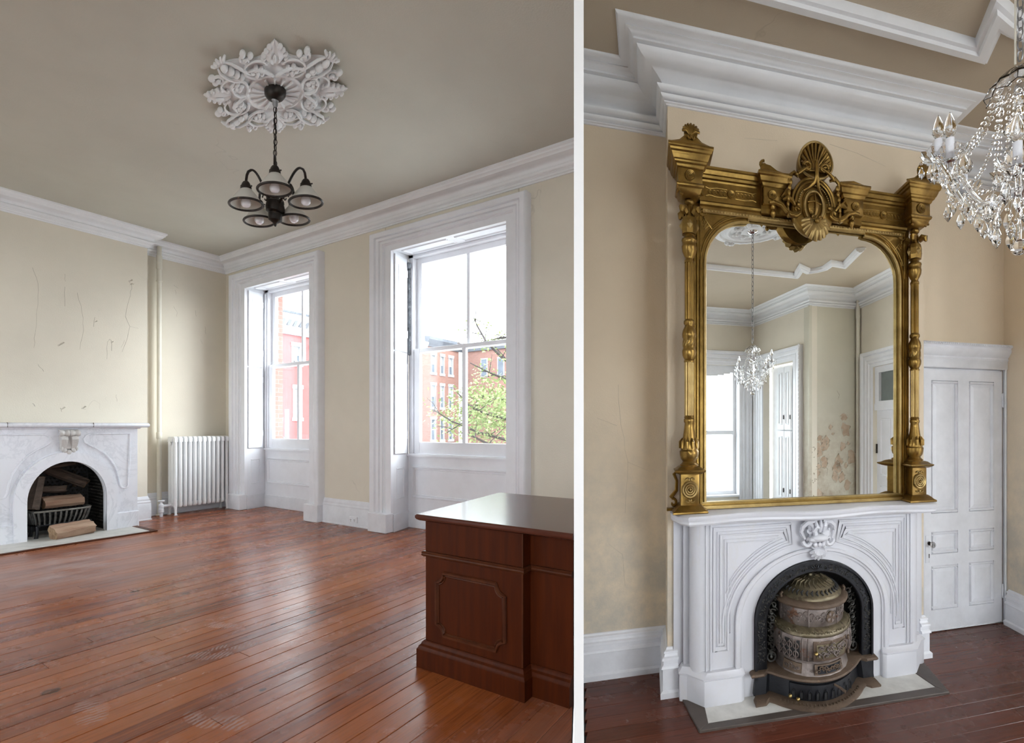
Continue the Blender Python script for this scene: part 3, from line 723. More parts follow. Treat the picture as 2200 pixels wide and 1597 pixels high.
# basket grate: bowed front with white-worn bars
gt = thing('basket_grate', (.55, YC, .01), 'cast iron basket grate with worn bars inside the arched fireplace', 'grate')
def gpath(z, ins=0):
    return [(.40+ins, YC+.19, z), (.46+ins*.5, YC+.20-ins, z), (.56-ins*.5, YC+.195-ins, z), (.62-ins, YC+.175-ins, z), (.655-ins, YC+.10, z), (.665-ins, YC, z), (.655-ins, YC-.12, z), (.63-ins, YC-.22+ins, z), (.55-ins, YC-.245+ins, z), (.40, YC-.25+ins, z)]
obj('top_rail', MB().tube(gpath(.275), .013, 8, flat=.8), M['ironbar'], gt)
obj('bottom_rail', MB().tube(gpath(.135, .03), .012, 8), M['iron'], gt)
import itertools
def along(P, n):
    P = [Vector(p) for p in P]; L = [0]
    for a, b in zip(P[:-1], P[1:]): L.append(L[-1]+(b-a).length)
    out = []
    for k in range(n):
        t = L[-1]*(k+.5)/n; i = max(j for j in range(len(L)-1) if L[j] <= t); out.append(P[i].lerp(P[i+1], (t-L[i])/(L[i+1]-L[i])))
    return out
for a, b in zip(along(gpath(.268), 22), along(gpath(.135, .03), 22)):
    mid = a.lerp(b, .5)+Vector((.012, 0, 0))
    obj('bar', MB().tube([a, mid, b], .0085, 6), M['ironmid'], gt)
for s in (-.2, .16):
    for d in (.60, .42): obj('leg', MB().tube([(d, YC+s, .13), (d+.01, YC+s, .06), (d+.02, YC+s*1.05, .012)], [.012, .011, .016], 8), M['iron'], gt)
mb = MB()
for k in range(7): mb.box(.40, .62, YC-.20+.062*k, YC-.18+.062*k, .125, .14)
obj('grate_floor', mb, M['iron'], gt)

# firewood
def log(label, p0, p1, r0, r1, kind, roll=0, seed=0):
    rr = random.Random(seed); a = Vector(p0); b = Vector(p1); ax = (b-a); L = ax.length
    q = ax.to_track_quat('Z', 'Y').to_matrix()
    n = 18; rings = []
    jag = [rr.uniform(.84, 1.12) for _ in range(n)]
    ns = 7
    for i in range(ns+1):
        t = i/ns; r = r0+(r1-r0)*t; ring = []
        for k in range(n):
            an = 2*PI*k/n; rad = r*jag[k]*rr.uniform(.95, 1.05)
            x, y = rad*cos(an), rad*sin(an)
            if kind == 'split': y = min(y, r*.42+r*.10*sin(5*an+t)); x = max(x, -r*.86)
            c, s = cos(roll), sin(roll); ring.append(Vector((c*x-s*y, s*x+c*y, L*t+(rr.uniform(-.006, .006) if i in (0, ns) else 0))))
        rings.append([tuple(a+q @ v_) for v_ in ring])
    root = thing('firewood_log', tuple((a+b)/2-Vector((0, 0, max(r0, r1)))), label, 'log', 'firewood in the arched fireplace')
    obj('bark' if kind != 'split' else 'split_face', MB().loft(rings, caps=False), M['bark' if kind != 'split' else 'wood'], root, smooth=25)
    for ring in (rings[0], rings[-1]):
        c = [sum(p[i] for p in ring)/n for i in range(3)]
        obj('end_grain', MB().add([tuple(c)]+[tuple(p) for p in ring], [(0, k+1, (k+1) % n+1) for k in range(n)]), M['woodend'], root, smooth=0)
    return root
log('split log lying on the hearth in front of the grate', (.80, -1.87, .078), (.74, -1.57, .092), .085, .075, 'split', .5, 1)
log('thick pale split log resting in the grate basket', (.50, -1.87, .36), (.50, -1.58, .36), .075, .07, 'split', .25, 2)
log('dark bark log leaning upright at the left of the arch', (.53, -1.955, .30), (.50, -1.90, .62), .052, .042, 'bark', 0, 3)
log('grey bark log lying crosswise above the split log', (.38, -1.88, .475), (.38, -1.68, .462), .04, .043, 'bark', 0, 4)
log('crooked brown log sloping down to the right over the pile', (.24, -1.82, .70), (.38, -1.52, .50), .055, .05, 'bark', 0, 5)
log('curved bark slab wedged under the crown of the arch', (.36, -1.86, .70), (.36, -1.60, .735), .028, .02, 'bark', 0, 6)
log('short pale log end behind the upright log', (.30, -1.94, .63), (.40, -1.93, .63), .05, .045, 'split', 2, 7)
log('thin upright stick behind the sloping log', (.22, -1.57, .47), (.20, -1.565, .63), .016, .012, 'bark', 0, 8)
# ================================================================ plaster medallion on the front ceiling
MC = Vector((4.20, -1.615)); EP = Vector((.452, .212)); EQ = Vector((.443, -.242))
def FM(p, q, h): return (MC.x+(EP.x*p+EQ.x*q)*.97, MC.y+(EP.y*p+EQ.y*q)*.97, HA-h*.62)
def rot(p, q, a): return (p*cos(a)-q*sin(a), p*sin(a)+q*cos(a))
md = thing('ceiling_medallion', (MC.x, MC.y, HA-.09), 'white plaster ceiling medallion of scrolls and acanthus leaves above the bronze pendant', 'ceiling medallion')
out = []
for k in range(96):
    a = 2*PI*k/96; d8 = abs(((a/(PI/4)) % 1)-.5)*2
    quad = abs(cos(2*a)); r = .80+.05*cos(8*a)+.12*(1-quad)
    out.append((r*cos(a), r*sin(a)))
mb = MB(lambda p: FM(*p))
mb.loft([[(x, y, -.002) for x, y in out], [(x, y, .022) for x, y in out], [(x*.96, y*.96, .034) for x, y in out], [(x*.5, y*.5, .030) for x, y in out]])
obj('base_plate', mb, M['plasterw'], md)
rings = []
for r, h, in ((.44, .03), (.44, .05), (.41, .055), (.38, .04), (.2, .045), (.1, .05)):
    rings.append([(r*(1+(.02*cos(16*a) if r > .35 else 0))*cos(a), r*sin(a), h) for a in [2*PI*k/64 for k in range(64)]])
obj('centre_dish', MB(lambda p: FM(*p)).loft(rings), M['plasterw'], md)
for k in range(16):
    a = 2*PI*k/16; mb = MB(lambda p: FM(*p))
    mb.tube([(.14*cos(a), .14*sin(a), .05), (.26*cos(a), .26*sin(a), .055), (.37*cos(a), .37*sin(a), .05)], [.008, .013, .02], 6); obj('ray_rib', mb, M['plasterw'], md)
class Blob(MB): pass
def blob(mb, p, q, h, rp, rq, rh, n=8, m=6): mb.ball((p, q, h), (rp, rq, rh), n, m)
for k in range(4):
    A = k*PI/2
    def L(p, q, h, A=A): x, y = rot(p, q, A); return FM(x, y, h)
    # acanthus leaf at the tip
    lf = MB(lambda p: L(*p))
    rings = []
    for t, wd, h in ((.66, .06, .055), (.72, .12, .075), (.80, .15, .085), (.88, .13, .08), (.96, .09, .065), (1.03, .045, .045), (1.07, .006, .03)):
        rings.append([(t, -wd, .015), (t+.015, -wd*.85, h*.7), (t, -wd*.4, h), (t, 0, h*.72), (t, wd*.4, h), (t+.015, wd*.85, h*.7), (t, wd, .015), (t, 0, .0)])
    o = obj('acanthus_leaf', lf.loft(rings), M['plasterw'], md)
    lb = MB(lambda p: L(*p))
    for j in range(5):
        t = .70+.075*j; wd = (.12, .155, .145, .11, .07)[j]
        for s in (-1, 1): blob(lb, t, s*wd, .045, .035, .04, .03, 7, 5)
    blob(lb, .83, 0, .08, .07, .028, .03)
    obj('leaf_lobes', lb, M['plasterw'], o)
    # paired C scrolls springing from the leaf
    for s in (-1, 1):
        sc = MB(lambda p: L(*p))
        pts = []
        for j in range(20):
            t = j/19; a = -.25+t*4.6
            rad = .235*(1-.38*t)
            pts.append((.60-rad*cos(a)*.95+.02, s*(.235+rad*sin(a)*.0+rad*-cos(a)*0)+s*rad*sin(a)*.95, .055+.02*sin(PI*t)))
        sc.tube(pts, [.022-.009*j/19 for j in range(20)], 7, flat=.9); obj('scroll', sc, M['plasterw'], md)
        s2 = MB(lambda p: L(*p))
        s2.tube([(.44, s*.02, .06), (.52, s*.05, .085), (.60, s*.14, .09), (.63, s*.26, .08), (.58, s*.38, .07), (.48, s*.44, .06)], [.018, .022, .02, .018, .017, .014], 7); obj('ribbon', s2, M['plasterw'], md)
        fl_ = MB(lambda p: L(*p))
        for j in range(5):
            a = j*2*PI/5+.4*s; blob(fl_, .555+.065*cos(a), s*.235+.065*sin(a), .06, .05, .042, .04, 8, 5)
        blob(fl_, .555, s*.235, .085, .032, .032, .03); obj('flower', fl_, M['plasterw'], md)
        cu = MB(lambda p: L(*p))
        pts = [(.80+.085*(1-j/16)*cos(j*.62), s*(.40+.085*(1-j/16)*sin(j*.62)), .05+.002*j) for j in range(15)]
        cu.tube(pts, .020, 6); blob(cu, .80, s*.40, .06, .03, .03, .03); blob(cu, .90, s*.43, .05, .06, .045, .04); blob(cu, .86, s*.33, .05, .05, .045, .035)
        obj('curl', cu, M['plasterw'], md)
    # corner cluster between two leaves: palmette, pod row and outer leaf
    C = A+PI/4
    def Q(p, q, h, C=C): x, y = rot(p, q, C); return FM(x, y, h)
    pod = MB(lambda p: Q(*p))
    for j, (t, r) in enumerate(((.66, .045), (.76, .058), (.87, .066), (.985, .06))): blob(pod, t, 0, .065+.005*j, r, r*.85, .05, 9, 6)
    obj('pod_row', pod, M['plasterw'], md)
    for s in (-1, 1):
        hk = MB(lambda p: Q(*p))
        hk.tube([(.55, s*.10, .05), (.68, s*.13, .075), (.82, s*.14, .085), (.95, s*.13, .08), (1.04, s*.08, .07)], [.014, .02, .021, .02, .011], 7); obj('pod_leaf', hk, M['plasterw'], md)
    sh = MB(lambda p: Q(*p))
    for j in range(-2, 3): sh.tube([(1.02, .02*j, .05), (1.08, .05*j, .06), (1.14-.022*abs(j), .075*j, .045)], [.016, .026, .016], 6)
    obj('palmette', sh, M['plasterw'], md)

# ================================================================ bronze pendant with five ribbed glass shades
PX, PY = 4.246, -1.638; SX, SY = 1.26, .80     # its ring of shades is an oval
pl = thing('pendant_chandelier', (PX, PY, 2.5), 'dark bronze five-arm pendant with ribbed glass bell shades on a long chain', 'chandelier')
obj('canopy', MB().lathe([(0, HA-.10), (.03, HA-.10), (.052, HA-.088), (.067, HA-.066), (.069, HA-.036), (0, HA-.036)], (PX, PY), 24, SX, SY), M['bronze'], pl, smooth=60)
obj('canopy_nut', MB().lathe([(0, HA-.15), (.010, HA-.15), (.016, HA-.135), (.016, HA-.115), (.022, HA-.105), (0, HA-.10)], (PX, PY), 12), M['steel'], pl)
def chain(root, x, y, ztop, zbot, L, wd, r, m, name='chain_link', sway=0):
    n = max(1, int((ztop-zbot)/(L*.80))); st = (ztop-zbot)/n
    for k in range(n):
        zc = ztop-st*(k+.5); a = (k % 2)*PI/2+.5; pts = []
        for q in range(12):
            t = 2*PI*q/12; dx = wd*cos(t); dz = L*.5*sin(t)
            pts.append((x+dx*cos(a)+sway*sin(k*1.3), y+dx*sin(a), zc+dz))
        obj(name, MB().tube(pts, r, 5, closed=True), m, root)
chain(pl, PX, PY, HA-.15, 2.885, .046, .011, .0028, M['bronze'], sway=.002)
obj('lamp_cord', MB().tube([(PX+.004*sin(k*.9), PY+.004*cos(k), HA-.12-k*(.49/16)) for k in range(17)], .003, 5), M['bronze'], pl)
obj('cord_loop', MB().tube([(PX+.028*sin(t)*1.2, PY+.01*cos(t), 2.925-.035+.035*cos(t)) for t in [2*PI*k/16 for k in range(16)]], .0025, 5, closed=True), M['bronze'], pl)
obj('stem', MB().lathe([(0, 2.62), (.012, 2.62), (.012, 2.86), (.006, 2.885), (.006, 2.93), (0, 2.93)], (PX, PY), 12), M['bronze'], pl)
body = [(0, 2.508), (.006, 2.512), (.012, 2.53), (.024, 2.54), (.04, 2.552), (.042, 2.60), (.036, 2.605), (.055, 2.612), (.058, 2.635), (.052, 2.665), (.05, 2.68), (.03, 2.695), (.02, 2.72), (0, 2.73)]
obj('hub', MB().lathe(body, (PX, PY), 20), M['bronze'], pl)
SH = [(-.030, -.168, 'a'), (.268, -.148, 'b'), (.335, .010, 'c'), (-.232, .018, 'd'), (.010, .122, 'e')]
HS = [2.60, 2.635, 2.605, 2.60, 2.60]
for (dx, dy, _), zr in zip(SH, HS):
    cx, cy = PX+dx, PY+dy
    d = Vector((dx, dy))
    pts = []
    for k in range(17):
        t = k/16
        a = PI*1.25*t
        s = .30+.35*(1-cos(min(PI, a)))  # out from the hub, up and over
        pts.append((PX+dx*min(1, .15+.85*t**.8), PY+dy*min(1, .15+.85*t**.8), 2.66+.03*0+(.125*sin(PI*min(1, t*1.0)*.86)+.09*t if t < .99 else .125*sin(PI*.86)+.09)+(zr-2.60)))
    pts[-1] = (cx, cy, zr+.135)
    pts[-2] = (cx-dx*.01, cy-dy*.01, zr+.165)
    pts[-3] = (cx-dx*.03, cy-dy*.03, zr+.195); pts[-4] = (cx-dx*.08, cy-dy*.08, zr+.222)
    obj('arm', MB().tube(pts, .0078, 8), M['bronze'], pl, smooth=60)
    cur = [(PX+dx*(.35+.10*(1-j/14)*cos(j*.5)), PY+dy*(.35+.10*(1-j/14)*cos(j*.5)), 2.68+.035*(1-j/14)*sin(j*.5)) for j in range(13)]
    obj('arm_scroll', MB().tube(cur, .004, 5), M['bronze'], pl)
    cup = obj('socket_cup', MB().lathe([(0, zr+.150), (.018, zr+.148), (.026, zr+.135), (.028, zr+.122), (.034, zr+.120), (.035, zr+.095), (.028, zr+.088), (0, zr+.088)], (cx, cy), 16, SX, SY), M['bronze'], pl)
    obj('thumb_screw', MB().tube([(cx+.034*SX, cy, zr+.106), (cx+.052*SX, cy, zr+.106)], .003, 5).ball((cx+.053*SX, cy, zr+.106), .005, 6, 5), M['bronze'], cup)
    prof = [(.033, zr+.098), (.042, zr+.085), (.062, zr+.06), (.082, zr+.03), (.098, zr+.004), (.1, zr)]
    inner = [(r-.003, z) for r, z in prof[::-1]]
    rings = []
    nn = 72
    for r, z in prof+inner:
        rings.append([(cx+(r+(.0012 if k % 2 else 0))*cos(2*PI*k/nn)*SX, cy+(r+(.0012 if k % 2 else 0))*sin(2*PI*k/nn)*SY, z) for k in range(nn)])
    sh = obj('shade', MB().loft(rings, caps=False, wrap=True), M['shade'], pl, smooth=60)
    obj('rim', MB().tube([(cx+.1005*cos(t)*SX, cy+.1005*sin(t)*SY, zr) for t in [2*PI*k/40 for k in range(40)]], .0075, 8, closed=True), M['bronze'], sh)
    obj('bulb', MB().lathe([(0, zr-.018), (.018, zr-.016), (.028, zr-.006), (.0315, zr+.012), (.027, zr+.030), (.017, zr+.047), (.014, zr+.09), (0, zr+.09)], (cx, cy), 20, SX*.94, SY*1.05), M['bulb'], pl, smooth=80)

# ================================================================ mahogany desk by the partition
dk = thing('pedestal_desk', (6.3, -1.5, 0), 'dark mahogany pedestal desk with a glossy top in the front parlour', 'desk')
xpart = lambda y: pa.x+(y-pa.y)*(far.x/far.y)-.012
YF = -1.868
top = [(5.888, -1.898), (xpart(-1.898), -1.898), (xpart(-1.12), -1.12), (5.775, -1.12)]
def poly_inset(poly, d):
    c = Vector((sum(p[0] for p in poly)/len(poly), sum(p[1] for p in poly)/len(poly)))
    return [(p[0]+(d if p[0] < c.x else -d*0), p[1]+(d if p[1] < c.y else -d)) for p in poly]
rings = []
for ins, z in ((.014, .690), (.004, .697), (.0, .704), (.0, .714), (.006, .720)): rings.append([(a, b, z) for a, b in poly_inset(top, ins)])
obj('desk_top', MB().loft(rings), M['mahogtop'], dk)
BXl = 5.925
pedpoly = [(BXl, YF), (6.492, YF), (6.492, -1.40), (xpart(-1.14), -1.14), (BXl-.07, -1.14)]
obj('pedestal', MB().ext(pedpoly, .09, .690, lambda a, b, h: (a, b, h)), M['mahog'], dk, bev=.003)
obj('pedestal_front', MB().box(BXl+.004, 6.488, YF-.004, YF, .545, .688), M['mahog'], dk, bev=.002)
Yr = YF+.055
obj('modesty_panel', MB().ext([(6.49, Yr), (xpart(Yr), Yr), (xpart(Yr+.02), Yr+.02), (6.49, Yr+.02)], .05, .69, lambda a, b, h: (a, b, h)), M['mahog'], dk)
def bead(z0, z1, pr): return [(0, z0), (pr*.5, z0), (pr*.9, z0+(z1-z0)*.2), (pr, z0+(z1-z0)*.4), (pr*.85, z0+(z1-z0)*.6), (pr, z0+(z1-z0)*.8), (pr*.6, z1), (0, z1)]
run = [(BXl-.066, -1.16), (BXl, YF), (6.492, YF), (6.492, Yr), (xpart(Yr), Yr)]
obj('waist_moulding', MB().sweep(run, bead(.520, .545, .014)), M['mahogedge'], dk)
basep = [(0, 0), (.030, 0), (.030, .085), (.024, .092), (.022, .100), (.014, .106), (.012, .114), (.004, .122), (0, .122)]
obj('base_plinth', MB().sweep(run, basep), M['mahog'], dk)
xa, xb, za, zb, n_ = BXl+.075, 6.40, .165, .455, .046
pts = []
def cornerarc(cx, cz, a0): return [(cx+n_*cos(a0-PI/2*k/6), cz+n_*sin(a0-PI/2*k/6)) for k in range(7)]
pts += [(xa+n_, za)]+[(xb-n_, za)]+cornerarc(xb, za, PI)[1:]+[(xb, zb-n_)]+cornerarc(xb, zb, PI*1.5)[1:]+[(xa+n_, zb)]+cornerarc(xa, zb, 0)[1:]+[(xa, za+n_)]+cornerarc(xa, za, PI/2)[1:-1]
# concave notches need the arcs swept the other way round
obj('panel_moulding', MB().tube([(a, YF-.003, b) for a, b in pts], .0085, 6, closed=True), M['mahogedge'], dk)
obj('panel_moulding_inner', MB().tube([(xa+.012+(a-xa)*(xb-xa-.024)/(xb-xa), YF-.002, za+.012+(b-za)*(zb-za-.024)/(zb-za)) for a, b in pts], .004, 5, closed=True), M['mahogedge'], dk)
obj('corner_edge', MB().box(6.487, 6.494, YF-.0025, YF+.004, .125, .69), M['mahogedge'], dk)
obj('pull_slide', MB().box(6.66, xpart(YF)-.005, Yr-.006, Yr, .672, .680), M['soot'], dk)

# ================================================================ beyond the windows
def facade(name, label, plane, lo, hi, z0, z1, m, wins, mt_, depth=.2, face=1, brick=None):
    """wall in a plane: X=plane (face +X), spanning Y lo..hi"""
    t = thing(name, (plane-depth, (lo+hi)/2, z0), label, 'building')
    ys = sorted({lo, hi}|{a for w_ in wins for a in (w_[0], w_[1])}); zs = sorted({z0, z1}|{a for w_ in wins for a in (w_[2], w_[3])})
    mb = MB()
    for a, b in zip(ys[:-1], ys[1:]):
        for c, d in zip(zs[:-1], zs[1:]):
            if not any(w_[0] <= a and b <= w_[1] and w_[2] <= c and d <= w_[3] for w_ in wins): mb.box(plane-depth, plane, a, b, c, d)
    mb.box(plane-4, plane-depth, lo, hi, z0, z1)
    obj('wall', mb, m, t, smooth=0)
    for (a, b, c, d, kind) in wins:
        fr = MB(); e = (b-a)*.12
        fr.box(plane-.12, plane+.02, a-e*.6, a+e, c, d).box(plane-.12, plane+.02, b-e, b+e*.6, c, d).box(plane-.12, plane+.05, a-e*1.4, b+e*1.4, c-.12, c+.02).box(plane-.12, plane+.05, a-e*1.2, b+e*1.2, d-.02, d+.14)
        fr.box(plane-.10, plane-.06, a, b, (c+d)/2-.03, (c+d)/2+.03)
        f = obj('window', fr, mt_, t, smooth=0)
        obj('pane', MB().box(plane-.11, plane-.09, a+e, b-e, c, d), M['extglass'], f, smooth=0)
        if kind == 1: obj('blind', MB().box(plane-.089, plane-.085, a+e, b-e, (c+d)/2, d), mt_, f, smooth=0)
    return t
XP = -12
wr = [(6.55, 6.78, 3.65, 4.42, 1), (7.10, 7.42, 3.68, 4.40, 1), (7.86, 8.22, 3.70, 4.42, 1), (8.62, 8.98, 3.70, 4.42, 0), (9.4, 9.76, 3.7, 4.42, 1),
      (6.45, 6.78, 1.45, 2.64, 0), (7.09, 7.42, 1.45, 2.64, 1), (7.91, 8.25, 1.45, 2.68, 0), (8.65, 8.99, 1.45, 2.68, 0), (9.4, 9.76, 1.45, 2.68, 0)]
t = facade('red_house', 'salmon red painted house with bracketed white cornice seen through the window', XP, 6.0, 11.2, -4, 4.86, M['extred'], wr, M['extwhite'])
mb = MB().ext([(0, 4.84), (.12, 4.84), (.14, 4.95), (.16, 4.98), (.16, 5.2), (.42, 5.42), (.46, 5.62), (0, 5.66)], 5.95, 11.25, lambda a, b, h: (XP+a, h, b))
cr = obj('cornice', mb, M['extwhite'], t, smooth=0)
obj('roof_edge', MB().box(XP-.3, XP+.50, 5.93, 11.27, 5.62, 5.70), M['extroof'], t, smooth=0)
for k in range(22): obj('bracket', MB().ext([(.14, 5.18), (.22, 5.18), (.42, 5.44), (.14, 5.44)], 6.1+.24*k, 6.2+.24*k, lambda a, b, h: (XP+a, h, b)), M['extgrey'], cr, smooth=0)
obj('frieze_dentils', MB().box(XP, XP+.17, 5.95, 11.25, 5.02, 5.10), M['extgrey'], cr, smooth=0)
wr = [(14.3, 14.62, 3.55, 4.5, 1), (14.3, 14.62, 1.6, 3.1, 1)]
for ya, yb in ((15.34, 15.68), (16.03, 16.32), (16.68, 17.01)):
    wr += [(ya, yb, 4.05, 5.03, 1), (ya, yb, 2.15, 3.38, 1), (ya, yb, .35, 1.5, 0)]
t = facade('brick_rowhouse', 'orange brick row house with tall white windows and a dark roof edge beyond the tree', XP, 13.6, 17.5, -4, 5.62, M['extbrick'], wr, M['extwhite'])
obj('cornice', MB().ext([(0, 5.45), (.1, 5.45), (.35, 5.8), (.35, 5.95), (0, 6.0)], 14.9, 17.6, lambda a, b, h: (XP+a, h, b)), M['extroof'], t, smooth=0)
obj('cornice', MB().ext([(0, 5.2), (.1, 5.2), (.3, 5.5), (.3, 5.62), (0, 5.66)], 13.5, 14.9, lambda a, b, h: (XP+a, h, b)), M['extwhite'], t, smooth=0)
t = thing('brick_warehouse', (-8, 19.0, -4), 'plain brick building with a dark parapet closing the street behind the tree', 'building')
obj('wall', MB().box(-11.9, -2, 17.7, 21, -4, 5.45), M['extbrickdk'], t, smooth=0)
obj('parapet', MB().box(-12, -1.9, 17.6, 21.1, 5.45, 5.75), M['extroof'], t, smooth=0)
for xx in (-10.5, -9.3, -8.1):
    f = obj('window', MB().box(xx, xx+.5, 17.66, 17.72, 3.9, 5.0), M['extwhite'], t, smooth=0); obj('pane', MB().box(xx+.07, xx+.43, 17.645, 17.665, 3.97, 4.93), M['extglass'], f, smooth=0)
mb = MB().box(-60, 60, -60, 70, -4.6, -4.0)
o = obj('ground', mb, M['extground'], smooth=0); o['kind'] = 'structure'; o['label'] = 'grey street and yards far below the windows'
t = thing('street_lamp', (-6.3, 5.3, -4), 'thin grey lamp post with a scrolled bracket before the red house', 'street lamp')
lp = (-6.35, 4.45)
obj('post', MB().tube([(lp[0], lp[1], -4), (lp[0], lp[1], 1.62)], .055, 8), M['extgrey'], t)
obj('bracket', MB().tube([(lp[0]-.3*cos(k*.4)*(1-k/30), lp[1]+.30*cos(k*.42)*(1-k/26)-.2, .72+.16*sin(k*.42)*(1-k/26)) for k in range(20)], .018, 5), M['extgrey'], t)
# street tree: trunk hidden behind the pier, limbs reaching across the window
def cp_(px, py, t): r = (px-1250)/1020; q = RGT*r+FWD; return Vector((CAM.x+q.x*t, CAM.y+q.y*t, CAM.z+(915-py)/1020*t))
TR = thing('street_tree', tuple(cp_(1150, 915, 9))[:2]+(-4,), 'young street tree with pale green leaves and dark bare twigs outside', 'tree')
tk = cp_(1150, 915, 9)
trunk = obj('trunk', MB().tube([(tk.x, tk.y, -4), (tk.x-.03, tk.y, -1), (tk.x, tk.y+.05, 1.2), (tk.x+.05, tk.y, 2.6)], [.16, .13, .10, .05], 9), M['extbark'], TR)
rt_ = random.Random(11)
limbs = [[(1150, 940, 9), (1087, 900, 8.9), (1040, 888, 8.8), (1003, 868, 8.7), (985, 845, 8.6)], [(1150, 860, 9), (1087, 815, 9.1), (1050, 800, 9.2), (1010, 780, 9.2)],
         [(1150, 800, 9), (1080, 770, 9), (1045, 735, 9), (1025, 700, 9), (1018, 683, 9)], [(1150, 980, 9), (1087, 945, 8.8), (1030, 930, 8.7), (970, 905, 8.6), (930, 880, 8.5)],
         [(1150, 900, 9.3), (1080, 860, 9.4), (1040, 850, 9.4), (1000, 905, 9.3), (960, 930, 9.2)], [(1150, 1010, 9), (1060, 960, 8.7), (1010, 935, 8.6), (985, 930, 8.6)], [(1130, 740, 9), (1090, 725, 9), (1065, 728, 9), (1040, 742, 9)]]
tips = []
for L_ in limbs:
    P = [cp_(*q) for q in L_]; n = len(P)
    obj('limb', MB().tube(P, [.034*(1-.75*k/(n-1)) for k in range(n)], 6), M['extbark'], TR)
    for k in range(1, n):
        for _ in range(3):
            a = P[k-1].lerp(P[k], rt_.random()); b = a+Vector((rt_.uniform(-.4, .3), rt_.uniform(-.3, .3), rt_.uniform(-.12, .38)))
            tips += [a, b]; m_ = a.lerp(b, .5)+Vector((0, 0, rt_.uniform(-.05, .05)))
            obj('twig', MB().tube([a, m_, b], [.010, .007, .003], 4), M['extbark'], TR)
mb = MB()
for _ in range(3000):
    px = 1000+rt_.gauss(0, 42)+rt_.random()*120; py = 880+rt_.gauss(0, 40); 
    if py < 795+max(0, (1060-px)*.55): continue
    c = cp_(px, py, 9.2+rt_.gauss(0, .45)); s = rt_.uniform(.02, .048)
    d1 = Vector((rt_.gauss(0, 1), rt_.gauss(0, 1), rt_.gauss(0, .7))).normalized()*s; d2 = d1.orthogonal().normalized()*s*.55
    mb.add([tuple(c-d1), tuple(c+d2), tuple(c+d1), tuple(c-d2)], [(0, 1, 2, 3)])
for p_ in tips:
    for _ in range(5):
        c = p_+Vector((rt_.gauss(0, .06), rt_.gauss(0, .06), rt_.gauss(0, .06))); s = rt_.uniform(.02, .045)
        d1 = Vector((rt_.gauss(0, 1), rt_.gauss(0, 1), rt_.gauss(0, .7))).normalized()*s; d2 = d1.orthogonal().normalized()*s*.55
        mb.add([tuple(c-d1), tuple(c+d2), tuple(c+d1), tuple(c-d2)], [(0, 1, 2, 3)])
o = obj('foliage', mb, M['extleaf'], TR, smooth=0); o['kind'] = 'stuff'
# ================================================================ BACK PARLOUR: shell
HB = 3.985
def w2b(x, y):
    dx, dy = x-OB.x, y-OB.y; det = U.x*V.y-V.x*U.y
    return ((dx*V.y-V.x*dy)/det, (U.x*dy-dx*U.y)/det)
_l0 = w2b(pb.x, pb.y); _l1 = w2b(pb.x+far.x, pb.y+far.y)
def umin(v): return _l0[0]+(_l1[0]-_l0[0])*(v-_l0[1])/(_l1[1]-_l0[1])+.006
BM = lambda: MB(Bw)
P2 = lambda q: Bw((q[0], q[1], 0))[:2]
RD, UE = .33, 2.05
fb2 = thing('floor', Bw((1, -1, 0)), 'dark dusty brown floorboards of the back parlour', kind='structure')
far_u = [(6.95, -4.45), (6.8, -6.3)]
obj('subfloor', BM().ext([(umin(.5), .5), (3.3, .5), (3.3, -.2), (6.95, -4.45), (6.8, -6.3), (umin(-6.3), -6.3)], -.12, -.021, lambda a, b, h: (a, b, h)), M['soot'], fb2)
v = .33; WB = .115
while v > -4.4:
    va, vb = v-WB+.0006, v-.0006
    ua = umin(va)+.004; ub = 3.17 if v > -.3 else min(3.17+(-.25-v)*.875, 6.6)
    u = ua
    while u < ub-.05:
        u2 = min(ub, u+R.uniform(1.6, 3.6)); 
        if ub-u2 < .3: u2 = ub
        dz = R.uniform(-.0006, .0006); c = .0015
        mb = BM().ext([(va, -.02), (va, -c+dz), (va+c, dz), (vb-c, dz), (vb, -c+dz), (vb, -.02)], u+.001, u2-.001, lambda p, q, h: (h, p, q))
        obj('floorboard', mb, M['floorB'], fb2, smooth=0); u = u2
    v -= WB
o = struct('ceiling', BM().ext([(umin(.5), .5), (3.3, .5), (3.3, -.2), (7.4, -4.6), (7.0, -6.8), (umin(-6.8), -6.8)], HB, HB+.1, lambda a, b, h: (a, b, h)), M['ceilB'])
o['label'] = 'taupe plaster ceiling of the back parlour with raised border'
wk = thing('wall_back', Bw((1.2, .3, 0)), 'beige chimney wall of the back parlour behind the gilt mirror', kind='structure')
obj('recess', BM().box(umin(.45), 0, RD, .46, 0, HB), M['wallB'], wk)
mb = BM().box(0, .56, 0, .46, 0, HB).box(1.50, UE, 0, .46, 0, HB).box(.56, 1.50, 0, .46, .85, HB).box(.56, 1.50, .44, .46, 0, .85)
obj('chimney_breast', mb, M['wallB'], wk)
obj('recess', BM().box(UE, 3.3, RD, .46, 2.2, HB).box(3.145, 3.3, RD, .46, 0, 2.2).box(UE, 2.26, RD, .46, 0, 2.2), M['wallB'], wk)
wr_ = thing('wall_right', Bw((3.2, 0, 0)), 'beige side wall with grime near the baseboard at the far right', kind='structure')
obj('plaster_face', BM().ext([(3.17, RD), (3.185, -.28), (5.15, -1.92), (5.25, -1.83), (3.33, -.2), (3.31, RD)], 0, HB, lambda a, b, h: (a, b, h)), M['wallB'], wr_)
obj('sun_block_header', BM().ext([(5.15, -1.92), (5.95, -2.62), (6.05, -2.53), (5.25, -1.83)], 2.75, HB, lambda a, b, h: (a, b, h)), M['wallB'], wr_)  # unseen strip of wall added over the side opening to hold back sun
